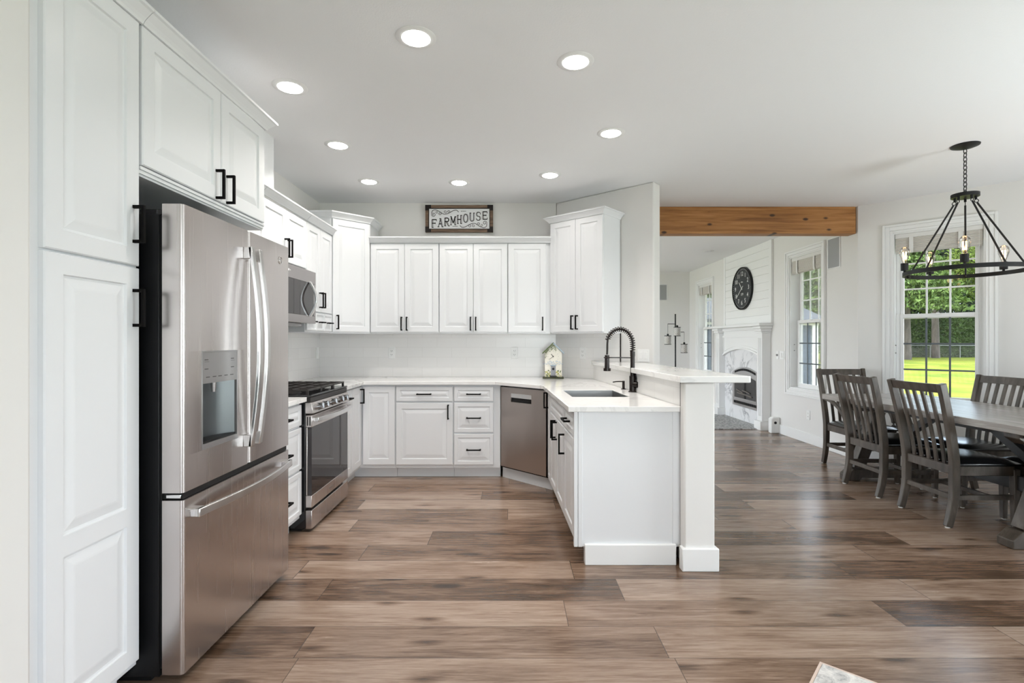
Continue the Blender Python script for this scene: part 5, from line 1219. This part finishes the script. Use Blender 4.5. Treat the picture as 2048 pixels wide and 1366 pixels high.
# ------------------------------------------------------------------ rug
t = thing('area_rug', 'mottled grey and white rug, only its corner showing on floor', 'rug', (1.222, 2.032, 0), R(-42.5))
mb = MB().box(0.010, 2.2, -1.55, -0.010, 0.0005, 0.012).build('pile', M['rug'], t, bevel=0.003)
MB().box(0, 0.0098, -1.56, 0, 0.0005, 0.010).box(0.0098, 2.21, -0.0098, 0, 0.0005, 0.010).build('binding', M['rugedge'], t)

# ------------------------------------------------------------------ outdoors
GZ = -0.35
o = MB().add([(-150, -120, GZ), (190, -120, GZ), (190, 200, GZ), (-150, 200, GZ)], [(0, 1, 2, 3)]).build('lawn', M['lawn']); o['kind'] = 'structure'
rng = np.random.default_rng(5)
def cards(P, size, nrm=None, droop=0.0):
    """small leaf sprays: one bent quad pair at each point"""
    n = len(P); a = rng.normal(size=(n, 3)); a[:, 2] -= droop; a /= np.linalg.norm(a, axis=1)[:, None]
    b = rng.normal(size=(n, 3)); b -= (a*b).sum(1)[:, None]*a; b /= np.linalg.norm(b, axis=1)[:, None]
    s = size*rng.uniform(0.6, 1.4, n)[:, None]
    v = np.stack([P-a*s, P+b*s*0.32, P+a*s, P-b*s*0.32], 1).reshape(-1, 3)
    f = np.arange(n*4).reshape(n, 4)
    mb = MB(); mb.v = [tuple(x) for x in v.tolist()]; mb.f = [tuple(x) for x in f.tolist()]; return mb
def build_cards(mb, name, mat, parent):
    me = D.meshes.new(name); me.from_pydata(mb.v, [], mb.f); me.materials.append(mat); o = D.objects.new(name, me); COL.objects.link(o); o.parent = parent; return o
def conifer_pts(n, h, r, z0, lean=1.0):
    u = rng.uniform(0, 1, n)**0.85; z = z0+(h-z0)*u; rad = r*(1-u*0.92)*(0.55+0.45*np.abs(np.sin(u*38+rng.uniform(0, 1, n)*0.8)))*rng.uniform(0.25, 1, n)**0.4
    a = rng.uniform(0, 2*PI, n); return np.stack([rad*np.cos(a), rad*np.sin(a), z-0.18*rad], 1)
def round_pts(n, h, r, z0):
    k = 26; c = rng.normal(size=(k, 3)); c /= np.linalg.norm(c, axis=1)[:, None]; c *= rng.uniform(0.3, 0.85, k)[:, None]
    i = rng.integers(0, k, n); p = c[i]+rng.normal(size=(n, 3))*0.17
    zc = (h+z0)/2; return np.stack([p[:, 0]*r, p[:, 1]*r, zc+p[:, 2]*(h-z0)/2], 1)
TR = {}
def tree(name, label, x, y, kind, h, r, z0, leaf, trunk=0.25, n=5200, size=0.36):
    t = thing(name, label, 'tree', (x, y, GZ), random.uniform(0, 6.28), 'trees beyond the lawn')
    n = int(n*3.0)
    P_ = conifer_pts(n, h, r, z0) if kind == 'c' else round_pts(n, h, r, z0)
    build_cards(cards(P_, size*0.5, droop=0.8 if kind == 'c' else 0.0), 'crown', M[leaf], t)
    MB().tube([(0, 0, 0), (0.05, 0.02, h*0.3), (0, 0.05, h*0.75)], trunk, 12, up=(0, 1, 0), scale=[1.15, 0.9, 0.4]).build('trunk', M['bark'], t)
    return t
tree('cedar_tree', 'light green drooping cedar filling the left of the dining window', 35.5, 46.0, 'c', 13, 5.0, 5.0, 'leaf_mid', 0.3, 7500, 0.42)
tree('pine_tree', 'tree with bare grey trunk standing in the dining window', 41.8, 50.5, 'c', 15, 5.5, 9.5, 'leaf_dark', 0.30, 5000)
tree('leafy_tree', 'bright leafy tree at the right of the dining window', 41.5, 45.5, 'r', 10.4, 4.0, 4.6, 'leaf_light', 0.16, 3600, 0.30)
tree('fir_tree', 'dark fir behind the bare trunk in the dining window', 51.0, 61.0, 'c', 16, 7.0, 1.0, 'leaf_dark', 0.4, 7000, 0.5)
tree('fir_tree', 'dark fir at the right edge of the dining window', 58.5, 62.0, 'c', 16, 7.0, 1.0, 'leaf_dark', 0.4, 7000, 0.5)
tree('fir_tree', 'dark fir behind the light green cedar of the dining window', 45.5, 63.0, 'c', 16, 6.5, 1.0, 'leaf_dark', 0.4, 6000, 0.5)
tree('cedar_tree', 'green cedar above the blue shed in the window beside fireplace', 19.5, 33.5, 'c', 8.5, 4.0, 1.5, 'leaf_mid', 0.25, 6500, 0.34)
tree('cedar_tree', 'bright cedar at the right of the window beside fireplace', 25.6, 42.0, 'c', 10, 4.2, 1.2, 'leaf_light', 0.25, 6500, 0.38)
tree('cedar_tree', 'cedar seen through the far window beside the floor lamp', 15.6, 39.5, 'c', 9.5, 3.6, 1.5, 'leaf_mid', 0.25, 5500, 0.34)
tree('fir_tree', 'dark fir seen through the far window beside the floor lamp', 22.0, 55.0, 'c', 12.5, 5.5, 1.0, 'leaf_dark', 0.35, 5500, 0.45)
# clipped hedge with a rounded right end
t = thing('garden_hedge', 'tall dense green hedge at the back of the lawn', 'hedge', (42.0, 53.5, GZ))
core = MB(); rs = []
for i in range(25):
    x = -8.5+15.6*i/24; e_ = min(1, (7.1-x)/2.2); hh_ = 4.3*math.sqrt(max(0.05, 1-(1-e_)**2)) if e_ < 1 else 4.3; w_ = 1.1*(0.45+0.55*min(1, e_))
    rs.append([(x, -w_, 0), (x, -w_*0.96, hh_*0.7), (x, -w_*0.5, hh_), (x, w_*0.5, hh_), (x, w_, hh_*0.7), (x, w_, 0)])
core.rings(rs); core.build('hedge_body', M['leaf_hedge'], t)
P_ = []
for _ in range(15000):
    x = rng.uniform(-8.5, 7.0); e_ = min(1, (7.1-x)/2.2); hh_ = 4.3*math.sqrt(max(0.05, 1-(1-e_)**2)) if e_ < 1 else 4.3
    P_.append((x, -1.1*(0.45+0.55*e_)*rng.uniform(0.96, 1.12), rng.uniform(0, hh_*1.02)))
build_cards(cards(np.array(P_), 0.17), 'hedge_leaves', M['leaf_hedge'], t)
# low chain-link fence in front of the hedge
t = thing('chain_link_fence', 'low grey chain-link fence with thin posts before the hedge', 'fence', (42.0, 51.6, GZ))
MB().tube([(-9, 0, 1.22), (9, 0, 1.22)], 0.035, 8).build('top_rail', M['galv'], t)
for i in range(7): MB().cyl((-9+3*i+0.15, 0, 0), (-9+3*i+0.15, 0, 1.25), 0.045, n=8).build('fence_post', M['galv'], t)
fm = MB()
for i in range(150):
    x = -9+0.12*i; fm.tube([(x, 0, 0.03), (min(9, x+1.18), 0, 1.2)], 0.005, 3); fm.tube([(x, 0, 1.2), (min(9, x+1.18), 0, 0.03)], 0.005, 3)
fm.build('chain_mesh', M['galv'], t, smooth=False)
# blue-grey garden shed seen through the middle window
t = thing('garden_shed', 'blue-grey sided shed with white corner board outside the fireplace window', 'shed', (7.36, 13.2, GZ), R(12))
sd = MB(); z = 0.0
while z < 2.05:
    sd.add([(-3.0, -0.012, z), (0.42, -0.012, z), (0.42, 0.006, z+0.155), (-3.0, 0.006, z+0.155), (-3.0, 0.03, z), (0.42, 0.03, z), (0.42, 0.03, z+0.155), (-3.0, 0.03, z+0.155)], [(0, 1, 2, 3), (0, 4, 5, 1), (3, 2, 6, 7), (0, 3, 7, 4), (1, 5, 6, 2)]); z += 0.15
sd.box(-3.0, 0.42, 0.03, 2.6, 0, 2.05); sd.build('siding', M['siding'], t, smooth=False)
MB().box(0.42, 0.60, -0.03, 0.12, 0, 2.15).box(0.46, 0.50, 0.12, 2.6, 0, 2.15).box(-3.2, 0.60, -0.05, 0.02, 2.05, 2.17).build('corner_board', M['trim'], t, bevel=0.004)
MB().add([(-3.3, -0.25, 2.10), (0.75, -0.25, 2.10), (0.75, -0.25, 2.18), (-3.3, -0.25, 2.18), (-3.3, 1.3, 2.75), (0.75, 1.3, 2.75), (0.75, 1.3, 2.83), (-3.3, 1.3, 2.83), (-3.3, 2.85, 2.10), (0.75, 2.85, 2.10), (0.75, 2.85, 2.18), (-3.3, 2.85, 2.18)],
         [(0, 1, 2, 3), (3, 2, 6, 7), (7, 6, 10, 11), (8, 11, 10, 9), (0, 4, 5, 1), (4, 8, 9, 5), (1, 5, 6, 2), (5, 9, 10, 6), (0, 3, 7, 4), (4, 7, 11, 8)]).build('roof', M['roofing'], t, smooth=False)
